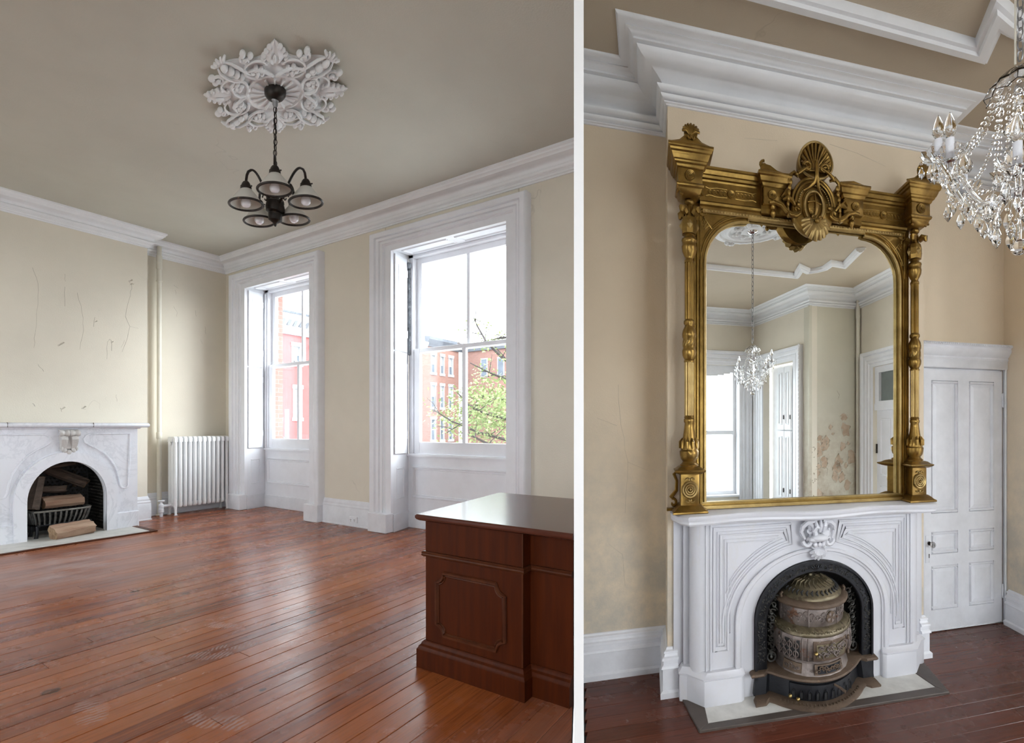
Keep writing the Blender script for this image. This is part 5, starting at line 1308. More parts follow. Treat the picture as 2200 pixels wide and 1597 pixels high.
for s in (-1, 1):       # reeded stiles beside the glass, engraved spandrels
    for e, r in ((.792, .006), (.812, .009), (.832, .006)): obj('stile_reed', GM().tube([(s*e, .090, 1.22), (s*e, .090, 2.98)], r, 6), M['gold'], om)
    mb = GM()
    q = inner(-.045)[1:12]
    pts = [(s*.80, 2.74), (s*.80, 3.055), (s*.50, 3.055)]
    mb.tube([(s*a, .089, b) for a, b in q[1:]], .004, 5); mb.tube([(a, .089, b) for a, b in pts], .004, 5)
    for k in range(5): mb.tube([(s*(.70+.02*k), .089, 2.93+.02*k), (s*(.735+.012*k), .091, 2.955+.018*k), (s*(.765+.004*k), .089, 2.93+.018*k)], .004, 5)
    mb.tube([(s*(.775+.022*cos(t)), .09, 3.03+.016*sin(t)) for t in [2*PI*k/12 for k in range(12)]], .006, 6, closed=True)
    mb.tube([(s*(.52+.02*k), .090, 3.03-.003*k*k*.5+.006*(k % 2)) for k in range(9)], .003, 5)
    obj('spandrel_relief', mb, M['gold'], om)
    # ---- column: pedestal, turned and reeded shaft, capital block
    cs = s*.872; cdp = .118
    def CL(): return MB(lambda p, cs=cs: Bw((UM+cs+p[0], -(cdp+p[1]), p[2])))
    pe = obj('pedestal', CL().box(-.062, .062, -.06, .062, 1.215, 1.415), M['gold'], om, bev=.003)
    rings = [[(a*k, max(-.10, b*k), z) for a, b in ((-1, -1), (1, -1), (1, 1), (-1, 1))] for k, z in ((.115, 1.176), (.115, 1.188), (.10, 1.195), (.085, 1.210), (.070, 1.220), (.06, 1.222))]
    obj('pedestal_base', CL().loft(rings), M['gold'], pe, bev=.002)
    rings = [[(a*k, max(-.08, b*k), z) for a, b in ((-1, -1), (1, -1), (1, 1), (-1, 1))] for k, z in ((.070, 1.408), (.085, 1.414), (.100, 1.424), (.102, 1.432), (.085, 1.438), (.07, 1.45), (.055, 1.455))]
    obj('pedestal_cap', CL().loft(rings), M['gold'], pe, bev=.002)
    def roundel(c, z, r, par, m='goldlt', d=.0, mk=CL):
        mb = mk()
        for rr_, th, h in ((r, .12*r+.002, .004), (r*.68, .1*r+.002, .006), (r*.4, .1*r+.001, .006)): mb.tube([(c+rr_*cos(t), d+h, z+rr_*sin(t)) for t in [2*PI*k/20 for k in range(20)]], th, 5, closed=True)
        mb.ball((c, d+.006, z), (r*.22, r*.3, r*.22), 8, 6); return obj('roundel', mb, M[m], par)
    roundel(0, 1.315, .046, pe, 'goldlt', .062)
    for z, sg in ((1.375, 1), (1.25, -1)):
        for e in (-1, 1): obj('pedestal_scroll', CL().tube([(e*(.012+.018*(1-j/10)*cos(j*.5)), .064, z+sg*.014*sin(j*.5)*(1-j/12)) for j in range(9)], .004, 5), M['goldlt'], pe)
    prof = [(0, 1.45), (.06, 1.45), (.064, 1.462), (.05, 1.472), (.044, 1.482), (.058, 1.500), (.064, 1.522), (.066, 1.545), (.058, 1.552), (.060, 1.566), (.050, 1.60), (.041, 1.645), (.034, 1.69), (.031, 1.715), (.037, 1.725), (.037, 1.738), (.032, 1.745), (.036, 1.752), (.030, 1.762), (0, 1.764)]
    obj('base_vase', CL().lathe(prof, (0, 0), 20), M['gold'], om, smooth=50)
    mb = CL()
    for k in range(10):
        a = 2*PI*k/10; mb.tube([(.062*cos(a), .062*sin(a), 1.562), (.058*cos(a), .058*sin(a), 1.60), (.045*cos(a), .045*sin(a), 1.625)], [.008, .013, .004], 6)
    obj('vase_leaves', mb, M['gold'], om)
    for z0, z1, r in ((1.762, 2.09, .0295), (2.35, 2.70, .0275)):
        rings = [[((r+.0032*cos(10*t))*cos(t), (r+.0032*cos(10*t))*sin(t), z) for t in [2*PI*k/60 for k in range(60)]] for z in (z0, z1)]
        obj('reeded_shaft', CL().loft(rings), M['goldlt' if r > .028 else 'gold'], om, smooth=30)
    prof = [(0, 2.088), (.036, 2.088), (.036, 2.098), (.031, 2.104), (.037, 2.112), (.046, 2.13), (.049, 2.155), (.046, 2.166), (.043, 2.17), (.043, 2.236), (.047, 2.24), (.049, 2.26), (.044, 2.285), (.033, 2.305), (.030, 2.315), (.038, 2.325), (.038, 2.34), (.029, 2.352), (0, 2.352)]
    obj('middle_ring', CL().lathe(prof, (0, 0), 20), M['gold'], om, smooth=50)
    mb = CL()
    for k in range(12):
        a = 2*PI*k/12; mb.tube([(.0435*cos(a+.2*cos(j)), .0435*sin(a+.2*cos(j)), 2.186+.011*j) for j in range(4)], .003, 5)
    obj('ring_relief', mb, M['goldlt'], om)
    prof = [(0, 2.698), (.034, 2.698), (.034, 2.71), (.028, 2.718), (.026, 2.728), (.034, 2.738), (.047, 2.765), (.051, 2.79), (.051, 2.80), (.048, 2.803), (.048, 2.828), (.052, 2.832), (.050, 2.842), (.034, 2.852), (.032, 2.865), (.040, 2.870), (0, 2.872)]
    obj('upper_urn', CL().lathe(prof, (0, 0), 20), M['gold'], om, smooth=50)
    b8 = obj('diamond_block', CL().lathe([(0, 2.872), (.050, 2.872), (.054, 2.90), (.054, 2.945), (.048, 2.972), (0, 2.972)], (0, 0), 8, a0=PI/8), M['gold'], om, smooth=0)
    for k in range(4):
        a = PI/2*k; c, q = cos(a), sin(a)
        P = lambda r, t, z, c=c, q=q: (r*c-t*q, r*q+t*c, z)
        obj('diamond', CL().add([P(.050, -.020, 2.922), P(.050, 0, 2.892), P(.050, .020, 2.922), P(.050, 0, 2.952), P(.068, 0, 2.922)], [(0, 1, 4), (1, 2, 4), (2, 3, 4), (3, 0, 4), (3, 2, 1, 0)]), M['goldlt'], b8, smooth=0)
    prof = [(0, 2.97), (.036, 2.972), (.030, 2.985), (.026, 3.0), (.03, 3.02), (.028, 3.04), (.022, 3.05), (.03, 3.058), (.036, 3.066), (.034, 3.076), (.026, 3.085), (0, 3.087)]
    obj('neck', CL().lathe(prof, (0, 0), 16), M['gold'], om, smooth=50)
    mb = CL()
    for k in range(4):
        a = PI/4+PI/2*k
        mb.tube([(.03*cos(a), .03*sin(a), 3.0), (.055*cos(a), .055*sin(a), 3.018), (.078*cos(a), .078*sin(a), 3.01), (.084*cos(a), .084*sin(a), 2.985)], [.02, .026, .022, .008], 7)
    obj('drooping_leaves', mb, M['gold'], om)
    cb = obj('capital_block', CL().box(-.080, .080, -.11, .080, 3.152, 3.24), M['gold'], om, bev=.003)
    roundel(0, 3.197, .030, cb, 'gold', .080)
    obj('capital_shoulder', CL().loft([[(a*k, max(-.11, b*k), z) for a, b in ((-1, -1), (1, -1), (1, 1), (-1, 1))] for k, z in ((.05, 3.085), (.068, 3.10), (.078, 3.125), (.088, 3.132), (.092, 3.142), (.088, 3.152), (.075, 3.156))]), M['gold'], om, bev=.002)
    for e in (-1, 1): obj('capital_volute', CL().tube([(e*(.060+.024*(1-j/12)*cos(j*.55)), .055, 3.10+.024*(1-j/12)*sin(j*.55)) for j in range(11)], .008, 6), M['gold'], om)
    lev = [(.083, 3.238), (.090, 3.246), (.092, 3.256), (.104, 3.262), (.106, 3.272), (.112, 3.276), (.122, 3.298), (.124, 3.308), (.134, 3.314), (.137, 3.326), (.145, 3.332), (.147, 3.350), (.140, 3.354), (.10, 3.356)]
    obj('capital_cornice', CL().loft([[(a*k, max(-.11, b*k), z) for a, b in ((-1, -1), (1, -1), (1, 1), (-1, 1))] for k, z in lev]), M['gold'], om, bev=.0015)
    obj('capital_pediment', CL().ext([(-.135, 3.354), (.135, 3.354), (.13, 3.366), (.07, 3.380), (.035, 3.405), (-.035, 3.405), (-.07, 3.380), (-.13, 3.366)], .085, .118, lambda a, b, h: (a, h, b)), M['gold'], om, bev=.004)
    mb = CL()
    for e in (-1, 1): mb.tube([(e*(.014+.014*(1-j/12)*cos(j*.6+2)), .125, 3.400+.014*(1-j/12)*sin(j*.6+2)) for j in range(10)], .006, 6).tube([(e*.135, .10, 3.368), (e*.07, .10, 3.386), (e*.03, .105, 3.418)], .007, 6)
    obj('pediment_scrolls', mb, M['gold'], om)
    mb = CL()
    for j in range(-4, 5):
        a = PI/2+j*.36; mb.tube([(.008*cos(a), .105, 3.425), (.030*cos(a), .118, 3.437+.028*sin(a)), (.056*cos(a), .108, 3.437+.050*sin(a))], [.005, .011, .008], 6)
    mb.loft([[(.045*cos(t), h, 3.440+.046*sin(t)) for t in [2*PI*k/18 for k in range(18)]] for h in (.092, .108)])
    obj('shell_finial', mb, M['gold'], om, smooth=60)
    # scroll bracket outside the pedestal
    mb = GM(); x0_ = s*.965
    mb.tube([(x0_+s*(.012+.028*(1-j/13)*cos(j*.5+1.2)), .075, 1.222+.030*(1-j/13)*sin(j*.5+1.2)) for j in range(12)], .009, 6)
    mb.tube([(x0_+s*.03, .075, 1.255), (x0_-s*.01, .075, 1.30), (x0_-s*.012, .075, 1.36), (x0_+s*.006, .075, 1.40), (x0_-s*.02, .075, 1.425)], [.013, .012, .010, .012, .007], 6)
    mb.box(min(x0_-s*.03, x0_+s*.055), max(x0_-s*.03, x0_+s*.055), .05, .10, 1.178, 1.194)
    obj('side_scroll', mb, M['gold'], om)
# ---- entablature between the capitals
def prof_bar(name, x0, x1, pr, m='gold', par=None): return obj(name, GM().ext(pr, x0, x1, lambda a, b, h: (h, a, b)), M[m], par or om)
for a, b in ((-.80, -.36), (.41, .80)):
    fz = obj('frieze_panel', GM().box(a, b, .05, .105, 3.10, 3.225), M['gold'], om)
    prof_bar('frieze_moulding', a, b, [(.05, 3.055), (.10, 3.055), (.108, 3.066), (.125, 3.072), (.128, 3.086), (.118, 3.098), (.105, 3.104), (.05, 3.104)])
    prof_bar('frieze_cornice', a, b, [(.05, 3.222), (.108, 3.222), (.112, 3.232), (.128, 3.236), (.132, 3.25), (.142, 3.254), (.15, 3.275), (.160, 3.28), (.162, 3.292), (.05, 3.296)])
    c = (a+b)/2; roundel(c, 3.162, .022, fz, 'gold', .105, GM)
    mb = GM()
    for e in (-1, 1):
        for k in range(5):
            x_ = c+e*(.045+.026*k)
            mb.tube([(x_+.012*cos(t), .106, 3.162+.016*sin(t)*(1-.05*k)) for t in [2*PI*j/10 for j in range(10)]], .0028, 5, closed=True)
        mb.tube([(c+e*.03, .106, 3.188), (c+e*.10, .106, 3.190), (c+e*.155, .106, 3.182), (c+e*.18, .106, 3.19)], .0042, 5).tube([(c+e*.03, .106, 3.137), (c+e*.10, .106, 3.134), (c+e*.155, .106, 3.142), (c+e*.18, .106, 3.134)], .0042, 5)
    obj('frieze_relief', mb, M['gold'], fz)
obj('egg_moulding', GM().box(-.78, .78, .088, .104, 3.032, 3.056), M['goldlt'], om, bev=.005)
mb = GM()
for k in range(70):
    x_ = -.76+.022*k; mb.ball((x_, .105, 3.044), (.007, .004, .008), 6, 4)
o = obj('egg_beads', mb, M['goldlt'], om); o['kind'] = 'stuff'
CX_ = .022
GC = lambda: MB(lambda p: Bw((UM-.014+p[0], -p[1], p[2]-.045)))
obj('centre_panel', GM().box(-.37, .41, .05, .13, 3.06, 3.24), M['gold'], om)
for e in (-1, 1):
    bx = CX_+e*.305
    bk = obj('frieze_block', GM().box(bx-.078, bx+.078, .10, .165, 3.108, 3.215), M['gold'], om, bev=.004)
    roundel(bx+e*.015, 3.165, .026, bk, 'gold', .165, GM)
    lev = [(.080, .165, 3.213), (.088, .172, 3.22), (.092, .175, 3.236), (.104, .186, 3.242), (.11, .19, 3.27), (.122, .20, 3.278), (.124, .202, 3.296), (.118, .196, 3.30)]
    obj('block_cornice', GM().loft([[(bx-k, .06, z), (bx+k, .06, z), (bx+k, d, z), (bx-k, d, z)] for k, d, z in lev]), M['gold'], bk, bev=.0015)
    obj('block_scroll_slope', GM().ext([(bx-.11, 3.298), (bx+.11, 3.298), (bx+.11-(.0 if e > 0 else .02), 3.312), (bx+.0, 3.335), (bx-.11, 3.318)] if e > 0 else [(bx-.11, 3.298), (bx+.12, 3.298), (bx+.10, 3.312), (bx+.02, 3.325), (bx-.03, 3.352), (bx-.09, 3.36)], .13, .17, lambda a, b, h: (a, h, b)), M['gold'], bk, bev=.004)
    if e < 0: obj('block_volute', GM().tube([(bx-.075+.03*(1-j/14)*cos(j*.55+1.5), .155, 3.352+.03*(1-j/14)*sin(j*.55+1.5)) for j in range(13)], .010, 6), M['gold'], bk)
    obj('turned_drop', MB(lambda p, bx=bx, e=e: Bw((UM+bx-e*.0+p[0], -(.135+p[1]), p[2]))).lathe([(0, 3.024), (.004, 3.03), (.014, 3.045), (.022, 3.058), (.022, 3.070), (.014, 3.080), (.013, 3.086), (.022, 3.092), (.022, 3.108), (0, 3.108)], (0, 0), 14), M['gold'], bk, smooth=60)
    # big S scroll reaching in under the cartouche
    sp_ = [(bx+e*.04, 3.112), (bx, 3.118), (bx-e*.05, 3.105), (bx-e*.085, 3.070), (bx-e*.12, 3.050), (bx-e*.16, 3.052), (bx-e*.185, 3.07), (bx-e*.183, 3.095), (bx-e*.165, 3.105), (bx-e*.15, 3.093), (bx-e*.158, 3.080)]
    obj('scroll_arm', GM().tube([(a, .175, b) for a, b in sp_], [.010, .014, .017, .019, .02, .02, .018, .016, .014, .012, .010], 8, flat=1), M['gold'], om, smooth=60)
    mb = GM().tube([(a, .192, b) for a, b in sp_[1:9]], .006, 6)
    mb.tube([(bx-e*.06, .17, 3.14), (bx-e*.10, .18, 3.155), (bx-e*.13, .18, 3.135), (bx-e*.15, .175, 3.11)], [.010, .018, .016, .008], 6).tube([(bx-e*.05, .17, 3.16), (bx-e*.075, .175, 3.185), (bx-e*.10, .175, 3.165)], [.006, .012, .006], 6)
    obj('scroll_leaf', mb, M['gold'], om)
    # hanging husk swags beside the cartouche
    mb = GC()
    for k in range(7):
        t = k/6; mb.ball((CX_+e*(.178+.020*sin(t*2)), .185, 3.30-.21*t), (.015-.004*t, .014, .022), 7, 5)
    mb.tube([(CX_+e*.12, .18, 3.345), (CX_+e*.155, .19, 3.36), (CX_+e*.19, .185, 3.335), (CX_+e*.195, .18, 3.29)], [.010, .016, .014, .008], 7)
    mb.tube([(CX_+e*.045, .215, 3.40), (CX_+e*.09, .22, 3.375), (CX_+e*.135, .215, 3.345)], [.008, .010, .014], 7)
    mb.ball((CX_+e*.14, .212, 3.34), .014, 8, 6)
    obj('husk_swag', mb, M['gold'], om, smooth=60)
    # volute under the shell
    obj('crest_volute', GC().tube([(CX_+e*(.062+.036*(1-j/16)*cos(j*.55)), .225-.001*j, 3.395+.036*(1-j/16)*sin(j*.55)) for j in range(15)], [.011-.0004*j for j in range(15)], 7), M['gold'], om, smooth=60)
GC = lambda: MB(lambda p: Bw((UM-.014+p[0], -p[1], p[2]-.045)))
ct = obj('cartouche', GC().loft([[(CX_+.165*k*cos(t), d, 3.165+.185*k*sin(t)) for t in [2*PI*j/40 for j in range(40)]] for k, d in ((1, .12), (1, .165), (.96, .175), (.0, .178))]), M['gold'], om, smooth=50)
for r, w_, d in ((.165, .011, .176), (.142, .009, .182)): obj('arch_moulding', GC().tube([(CX_+r*cos(t), d, 3.165+r*1.12*sin(t)) for t in [PI*.02+PI*.96*k/24 for k in range(25)]], w_, 7), M['gold'], ct, smooth=60)
mb = GC()
for k in range(26):
    t = PI*.05+PI*.9*k/25; mb.ball((CX_+.118*cos(t), .182, 3.165+.135*sin(t)), .0065, 6, 4)
o = obj('bead_string', mb, M['goldlt'], ct); o['kind'] = 'stuff'
obj('oval_rim', GC().tube([(CX_+.072*cos(t), .184, 3.165+.098*sin(t)) for t in [2*PI*k/32 for k in range(32)]], .010, 7, closed=True), M['goldlt'], ct, smooth=60)
obj('oval_rim', GC().tube([(CX_+.086*cos(t), .180, 3.165+.114*sin(t)) for t in [2*PI*k/32 for k in range(32)]], .006, 6, closed=True), M['gold'], ct, smooth=60)
mb = GC().ball((CX_-.004, .18, 3.168), (.046, .020, .072), 14, 10)
mb.tube([(CX_-.05, .19, 3.185), (CX_-.01, .202, 3.19), (CX_+.05, .19, 3.18)], .006, 6).tube([(CX_, .198, 3.10), (CX_+.004, .205, 3.165), (CX_, .196, 3.24)], .006, 6)
for k in range(5): mb.tube([(CX_-.045+.006*k, .186, 3.15-.012*k), (CX_-.02, .198, 3.145-.012*k), (CX_-.003, .2, 3.155-.012*k)], .003, 5)
obj('oval_relief', mb, M['gold'], ct, smooth=60)
for e in (-1, 1): obj('cartouche_boss', GC().ball((CX_+e*.118, .185, 3.165), (.016, .012, .016), 10, 7).box(CX_+e*.118-.026, CX_+e*.118+.026, .172, .18, 3.135, 3.195), M['gold'], ct)
# top shell, egg shaped and hollow
def egg(t, k=1.0):
    x_ = .128*sin(t)*(1-.16*cos(t)); z_ = 3.465+.118*cos(t)*(1.0)
    return (CX_+.012+x_*k, z_+(1-k)*-.045)
ring = [2*PI*j/44 for j in range(44)]
obj('shell_back', GC().loft([[(egg(t, k)[0], d, egg(t, k)[1]) for t in ring] for k, d in ((.93, .10), (1.0, .135), (1.0, .18), (.95, .19), (.86, .175), (.5, .155), (.05, .150))]), M['gold'], om, smooth=60)
mb = GC()
for j in range(-6, 7):
    t = j*.34; e_ = egg(t, .88); mb.tube([(CX_+.012, .17, 3.405), (CX_+.012+(e_[0]-CX_-.012)*.55, .168, 3.405+(e_[1]-3.405)*.55), (e_[0], .18, e_[1])], [.004, .010, .013], 6)
obj('shell_ribs', mb, M['gold'], om, smooth=60)
obj('shell_rim', GC().tube([(egg(t, .99)[0], .186, egg(t, .99)[1]) for t in ring], .008, 6, closed=True), M['goldlt'], om, smooth=60)
mb = GC().tube([(CX_, .23, 3.435), (CX_, .235, 3.40), (CX_, .235, 3.34), (CX_-.012, .22, 3.30), (CX_-.05, .20, 3.27), (CX_-.085, .19, 3.255)], [.012, .016, .014, .012, .010, .006], 7).tube([(CX_, .235, 3.36), (CX_+.012, .225, 3.30), (CX_+.03, .20, 3.265), (CX_+.06, .19, 3.235)], [.014, .012, .010, .006], 7)
obj('crest_stem', mb, M['gold'], om, smooth=60)
# lower shell hanging over the glass
mb = GM()
for j in range(-5, 6):
    a = -PI/2+j*.30; L_ = .125-.006*abs(j)
    mb.tube([(CX_+.02*cos(a), .17, 3.035), (CX_+.6*L_*cos(a)*1.05, .20, 3.025+.6*L_*sin(a)), (CX_+L_*cos(a)*1.05, .165, 3.03+L_*sin(a))], [.008, .021, .017], 7)
obj('lower_shell', mb, M['goldlt'], om, smooth=60)
mb = GM()
for e in (-1, 1): mb.tube([(CX_+e*(.022+.022*(1-j/12)*cos(j*.5)), .205, 3.035+.018*(1-j/12)*sin(j*.5)) for j in range(11)], .006, 6)
mb.ball((CX_, .205, 3.02), (.02, .014, .016), 9, 6)
obj('shell_knot', mb, M['gold'], om, smooth=60)

# ================================================================ crystal chandelier
def chandelier(x, y, zt, label, ztop):
    """zt = height of the top dish; about .56 m tall, .50 m wide"""
    t = thing('crystal_chandelier', (x, y, zt-.55), label, 'chandelier', 'crystal chandeliers')
    Lz = lambda prof, c=(x, y), n=20, **k: MB().lathe(prof, c, n, **k)
    chain(t, x, y, ztop, zt+.03, .040, .0085, .0022, M['steel'])
    obj('supply_cord', MB().tube([(x-.012, y, ztop), (x-.010, y+.004, (ztop+zt)/2), (x-.012, y, zt+.02)], .0028, 5), M['bronze'] if False else M['pipe'], t)
    def dish(cx, cy, z, r, h, n, name, par, down=False):
        rings = []
        for k, q in ((.25, 0), (.55, .18), (.82, .5), (1.0, 1.0), (.97, 1.02), (.78, .58), (.5, .28), (.2, .12)):
            rings.append([(cx+(r*k*(1+(.07*cos(n*a) if k > .7 else 0)))*cos(a), cy+(r*k*(1+(.07*cos(n*a) if k > .7 else 0)))*sin(a), z+(-1 if down else 1)*h*q+(.004*cos(n*a) if k > .9 else 0)) for a in [2*PI*j/(n*4) for j in range(n*4)]])
        o = obj(name, MB().loft(rings), M['crystal'], par, smooth=20)
        return o
    dish(x, y, zt+.005, .084, .075, 10, 'top_dish', t, True)
    obj('stem_fitting', Lz([(0, zt-.08), (.012, zt-.078), (.016, zt-.06), (.012, zt-.045), (0, zt-.04)], n=12), M['chrome'], t)
    obj('glass_stem', Lz([(0, zt-.36), (.010, zt-.36), (.014, zt-.34), (.034, zt-.31), (.040, zt-.285), (.030, zt-.26), (.014, zt-.245), (.012, zt-.22), (.030, zt-.20), (.040, zt-.18), (.036, zt-.16), (.016, zt-.14), (.010, zt-.12), (.014, zt-.10), (.010, zt-.08), (0, zt-.08)], n=14), M['crystal'], t, smooth=20)
    obj('centre_hub', Lz([(0, zt-.40), (.012, zt-.398), (.030, zt-.385), (.034, zt-.37), (.026, zt-.352), (0, zt-.35)], n=16), M['chrome'], t)
    dish(x, y, zt-.335, .070, .03, 10, 'centre_dish', t)
    rr = random.Random(3)
    def drop(px_, py_, z, s, par=t, name='pendant_drop'):
        a = rr.random()*PI; prof = ((0, 0), (.16, -.25), (.34, -.80), (.28, -1.15), (0, -1.6)); n = 6
        mb = MB(); rings = []
        for r, q in prof: rings.append([(px_+max(r, .01)*s*cos(a+2*PI*k/n)*(1 if True else .6), py_+max(r, .01)*s*.5*sin(a+2*PI*k/n), z-.016+q*s) for k in range(n)])
        mb.loft(rings); mb.ball((px_, py_, z-.004), .006, 6, 4)
        return obj(name, mb, M['crystal'], par, smooth=0)
    def strand(p, q, sag, n, r=.0055):
        mb = MB(); p = Vector(p); q = Vector(q)
        for k in range(n):
            u_ = (k+.5)/n; c = p.lerp(q, u_); c.z -= sag*4*u_*(1-u_); mb.ball(tuple(c), r*(1 if k % 3 else 1.45), 6, 4)
        return obj('bead_strand', mb, M['crystal'], t, smooth=0)
    for k in range(8):
        a = TH+PI-k*PI/4; up = (.085 if k in (1, 3) else -.075) if k % 2 else .0
        rad = (.205 if k in (1, 3) else .15) if k % 2 else .218
        c, s = cos(a), sin(a); ex, ey = x+rad*c, y+rad*s; ze = zt-.285+up
        pts = []
        for j in range(15):
            u_ = j/14; r_ = .025+(rad-.025)*u_; pts.append((x+r_*c, y+r_*s, zt-.355-.065*sin(PI*min(1, u_*1.15))*(1 if u_ < .87 else 1)+(ze-zt+.355)*u_**3))
        obj('glass_arm', MB().tube(pts, .0075, 8), M['crystal'], t, smooth=60)
        cp = obj('candle_cup', Lz([(0, ze-.02), (.009, ze-.02), (.010, ze-.006), (.018, ze-.002), (.018, ze+.004), (.009, ze+.006), (0, ze+.006)], (ex, ey), 12), M['chrome'], t)
        dish(ex, ey, ze, .050, .030, 9, 'drip_dish', t)
        obj('candle_sleeve', Lz([(0, ze+.006), (.0115, ze+.006), (.0115, ze+.072), (0, ze+.072)], (ex, ey), 12), M['candle'], cp)
        obj('flame_bulb', Lz([(0, ze+.072), (.008, ze+.073), (.0155, ze+.09), (.0165, ze+.103), (.012, ze+.125), (.005, ze+.148), (0, ze+.155)], (ex, ey), 12), M['crystal'], cp, smooth=70)
        for j in range(5):
            b = 2*PI*j/5+a; drop(ex+.047*cos(b), ey+.047*sin(b), ze+.012-.02*(j % 2), .028+.012*(j % 2))
        strand((ex-.03*c, ey-.03*s, ze+.03), (x+.055*c, y+.055*s, zt-.05), .06, 17)
        strand((x+.05*cos(a+.3), y+.05*sin(a+.3), zt-.045), (x+.06*cos(a+.3), y+.06*sin(a+.3), zt-.31), -.0, 15, .005)
        a2 = TH+PI-(k+1)*PI/4; k2 = (k+1) % 8; rad2 = (.205 if k2 in (1, 3) else .15) if k2 % 2 else .218
        strand((ex, ey, ze), (x+rad2*cos(a2), y+rad2*sin(a2), zt-.285+((.085 if k2 in (1, 3) else -.075) if k2 % 2 else 0)), .08, 14, .005)
        for j, (rr_, z_) in enumerate(((.10, .43), (.085, .46), (.12, .41), (.06, .49), (.15, .40))):
            b = a+.155*j; drop(x+rr_*cos(b), y+rr_*sin(b), zt-z_+.03, .037)
            obj('drop_chain', MB().tube([(x+rr_*cos(b), y+rr_*sin(b), zt-z_+.03), (x+rr_*.7*cos(b), y+rr_*.7*sin(b), zt-.36)], .002, 4), M['crystal'], t, smooth=0)
    obj('ball_hanger', MB().tube([(x, y, zt-.40), (x, y, zt-.525)], .003, 5), M['crystal'], t)
    obj('crystal_ball', MB().ball((x, y, zt-.55), .024, 10, 7), M['crystal'], t, smooth=0)
    return t
def camp(px, py, t): r = (px-1250)/1020; return (CAM.x+(RGT.x*r+FWD.x)*t, CAM.y+(RGT.y*r+FWD.y)*t, CAM.z+(915-py)/1020*t)
c1 = camp(2192, 150, 1.47)
ch1 = chandelier(c1[0], c1[1], c1[2], 'crystal drop chandelier with candle bulbs hanging close by at the upper right', OB.z+HB)
# ---- added second chandelier, standing in for the near one's reflection in the mirror
r_ = (1617-1250)/1020*5.5
c2 = Fw((r_, 5.5, 0)); zt2 = CAM.z+(915-743)/1020*5.5
ch2 = copy_tree(ch1)
ch2.location = (c2[0], c2[1], zt2-.55); ch2['label'] = 'crystal drop chandelier deeper in the back parlour, seen reflected in the gilt mirror'
# its own longer chain
for o in list(kids(ch2)):
    if o.name.startswith(('chain_link', 'supply_cord')): bpy.data.objects.remove(o)
ORG[ch2.name] = Vector(ch2.location)
chain(ch2, c2[0], c2[1], OB.z+HB-.06, zt2+.03, .062, .012, .0030, M['steel'])
obj('ceiling_canopy', MB().lathe([(0, OB.z+HB-.07), (.03, OB.z+HB-.07), (.055, OB.z+HB-.05), (.062, OB.z+HB-.03), (0, OB.z+HB-.03)], c2[:2], 20), M['chrome'], ch2, smooth=60)
# ================================================================ far side of the back parlour (met across the mirror)
WM = lambda: MB(Fw)
def lerp2(a, b, t): return (a[0]+(b[0]-a[0])*t, a[1]+(b[1]-a[1])*t)
Uc = (.9686, .2487)
Fc = (3.52, 9.70); Gc = (3.84, 8.0); Hc = (4.80, 8.25); Nc = (4.75, 6.85)
Lc = (Fc[0]-Uc[0]*2.9, Fc[1]-Uc[1]*2.9)
def wallmap(a, b):      # (along, out into the room, z) on the wall a->b, in metres
    L = math.hypot(b[0]-a[0], b[1]-a[1]); d = ((b[0]-a[0])/L, (b[1]-a[1])/L); n = (d[1], -d[0])
    return (lambda p: Fw((a[0]+d[0]*p[0]+n[0]*p[1], a[1]+d[1]*p[0]+n[1]*p[1], p[2]))), L
path = [Fw((q[0], q[1], 0))[:2] for q in (Lc, Fc, Gc, Hc, Nc)]
o = struct('trim_4', MB().sweep(path, cpb, OB.z+HB, side=-1), M['corn']); o['label'] = 'white coved cornice of the far side of the back parlour, seen in the mirror'
T1, L1 = wallmap(Lc, Fc); T2, L2 = wallmap(Fc, Gc); T3, L3 = wallmap(Gc, Hc); T4, L4 = wallmap(Hc, Nc)
wf = thing('wall_front', T1((1.5, 0, 0)), 'far walls of the back parlour seen in the mirror, one peeling badly', kind='structure')
def holed(T, L, holes, m, name='plaster_face', th=.14):
    mb = MB(T); xs = sorted({0, L}|{h[i] for h in holes for i in (0, 1)}); zs = sorted({0, HB}|{h[i] for h in holes for i in (2, 3)})
    for a, b in zip(xs[:-1], xs[1:]):
        for c, d in zip(zs[:-1], zs[1:]):
            if not any(h[0] <= a and b <= h[1] and h[2] <= c and d <= h[3] for h in holes): mb.box(a, b, -th, 0, c, d)
    return obj(name, mb, m, wf, smooth=0)
k0 = L1-.36; k1 = L1-1.62
holed(T1, L1, [(k1, k0, .3, 2.92), (.1, .95, .3, 2.92)], M['wall'])
w2a, w2b_ = L2*.19, L2*.76
holed(T2, L2, [(w2a, w2b_, 0, 2.86)], M['wall'])
holed(T3, L3, [], M['peel'])
holed(T4, L4, [(.45, 1.32, 0, 2.66)], M['wall'])
obj('corner_bead', MB(T3).box(-.02, .035, -.02, .012, 0, HB-.26), M['peel'], wf)
def arch3(T, x0, x1, z1, w, name, par, z0=0, fl=True):
    prof = [(0, 0), (0, .03), (.2, .03), (.24, .045), (.4, .045), (.44, .035), (.52, .055), (.7, .06), (.74, .05), (.8, .075), (.96, .08), (1, .06), (1, 0)]
    mb = MB(T); L = [(x0-q*w, n, z0) for q, n in prof]; A = [(x0-q*w, n, z1+q*w) for q, n in prof]; B = [(x1+q*w, n, z1+q*w) for q, n in prof]; C = [(x1+q*w, n, z0) for q, n in prof]
    return obj(name, mb.loft([L, A, B, C]), M['white'], par)
t = thing('window_3', T1((k0, 0, .3)), 'bright sash window seen at the left in the mirror', kind='structure')
arch3(T1, k1, k0, 2.92, .28, 'casing', t)
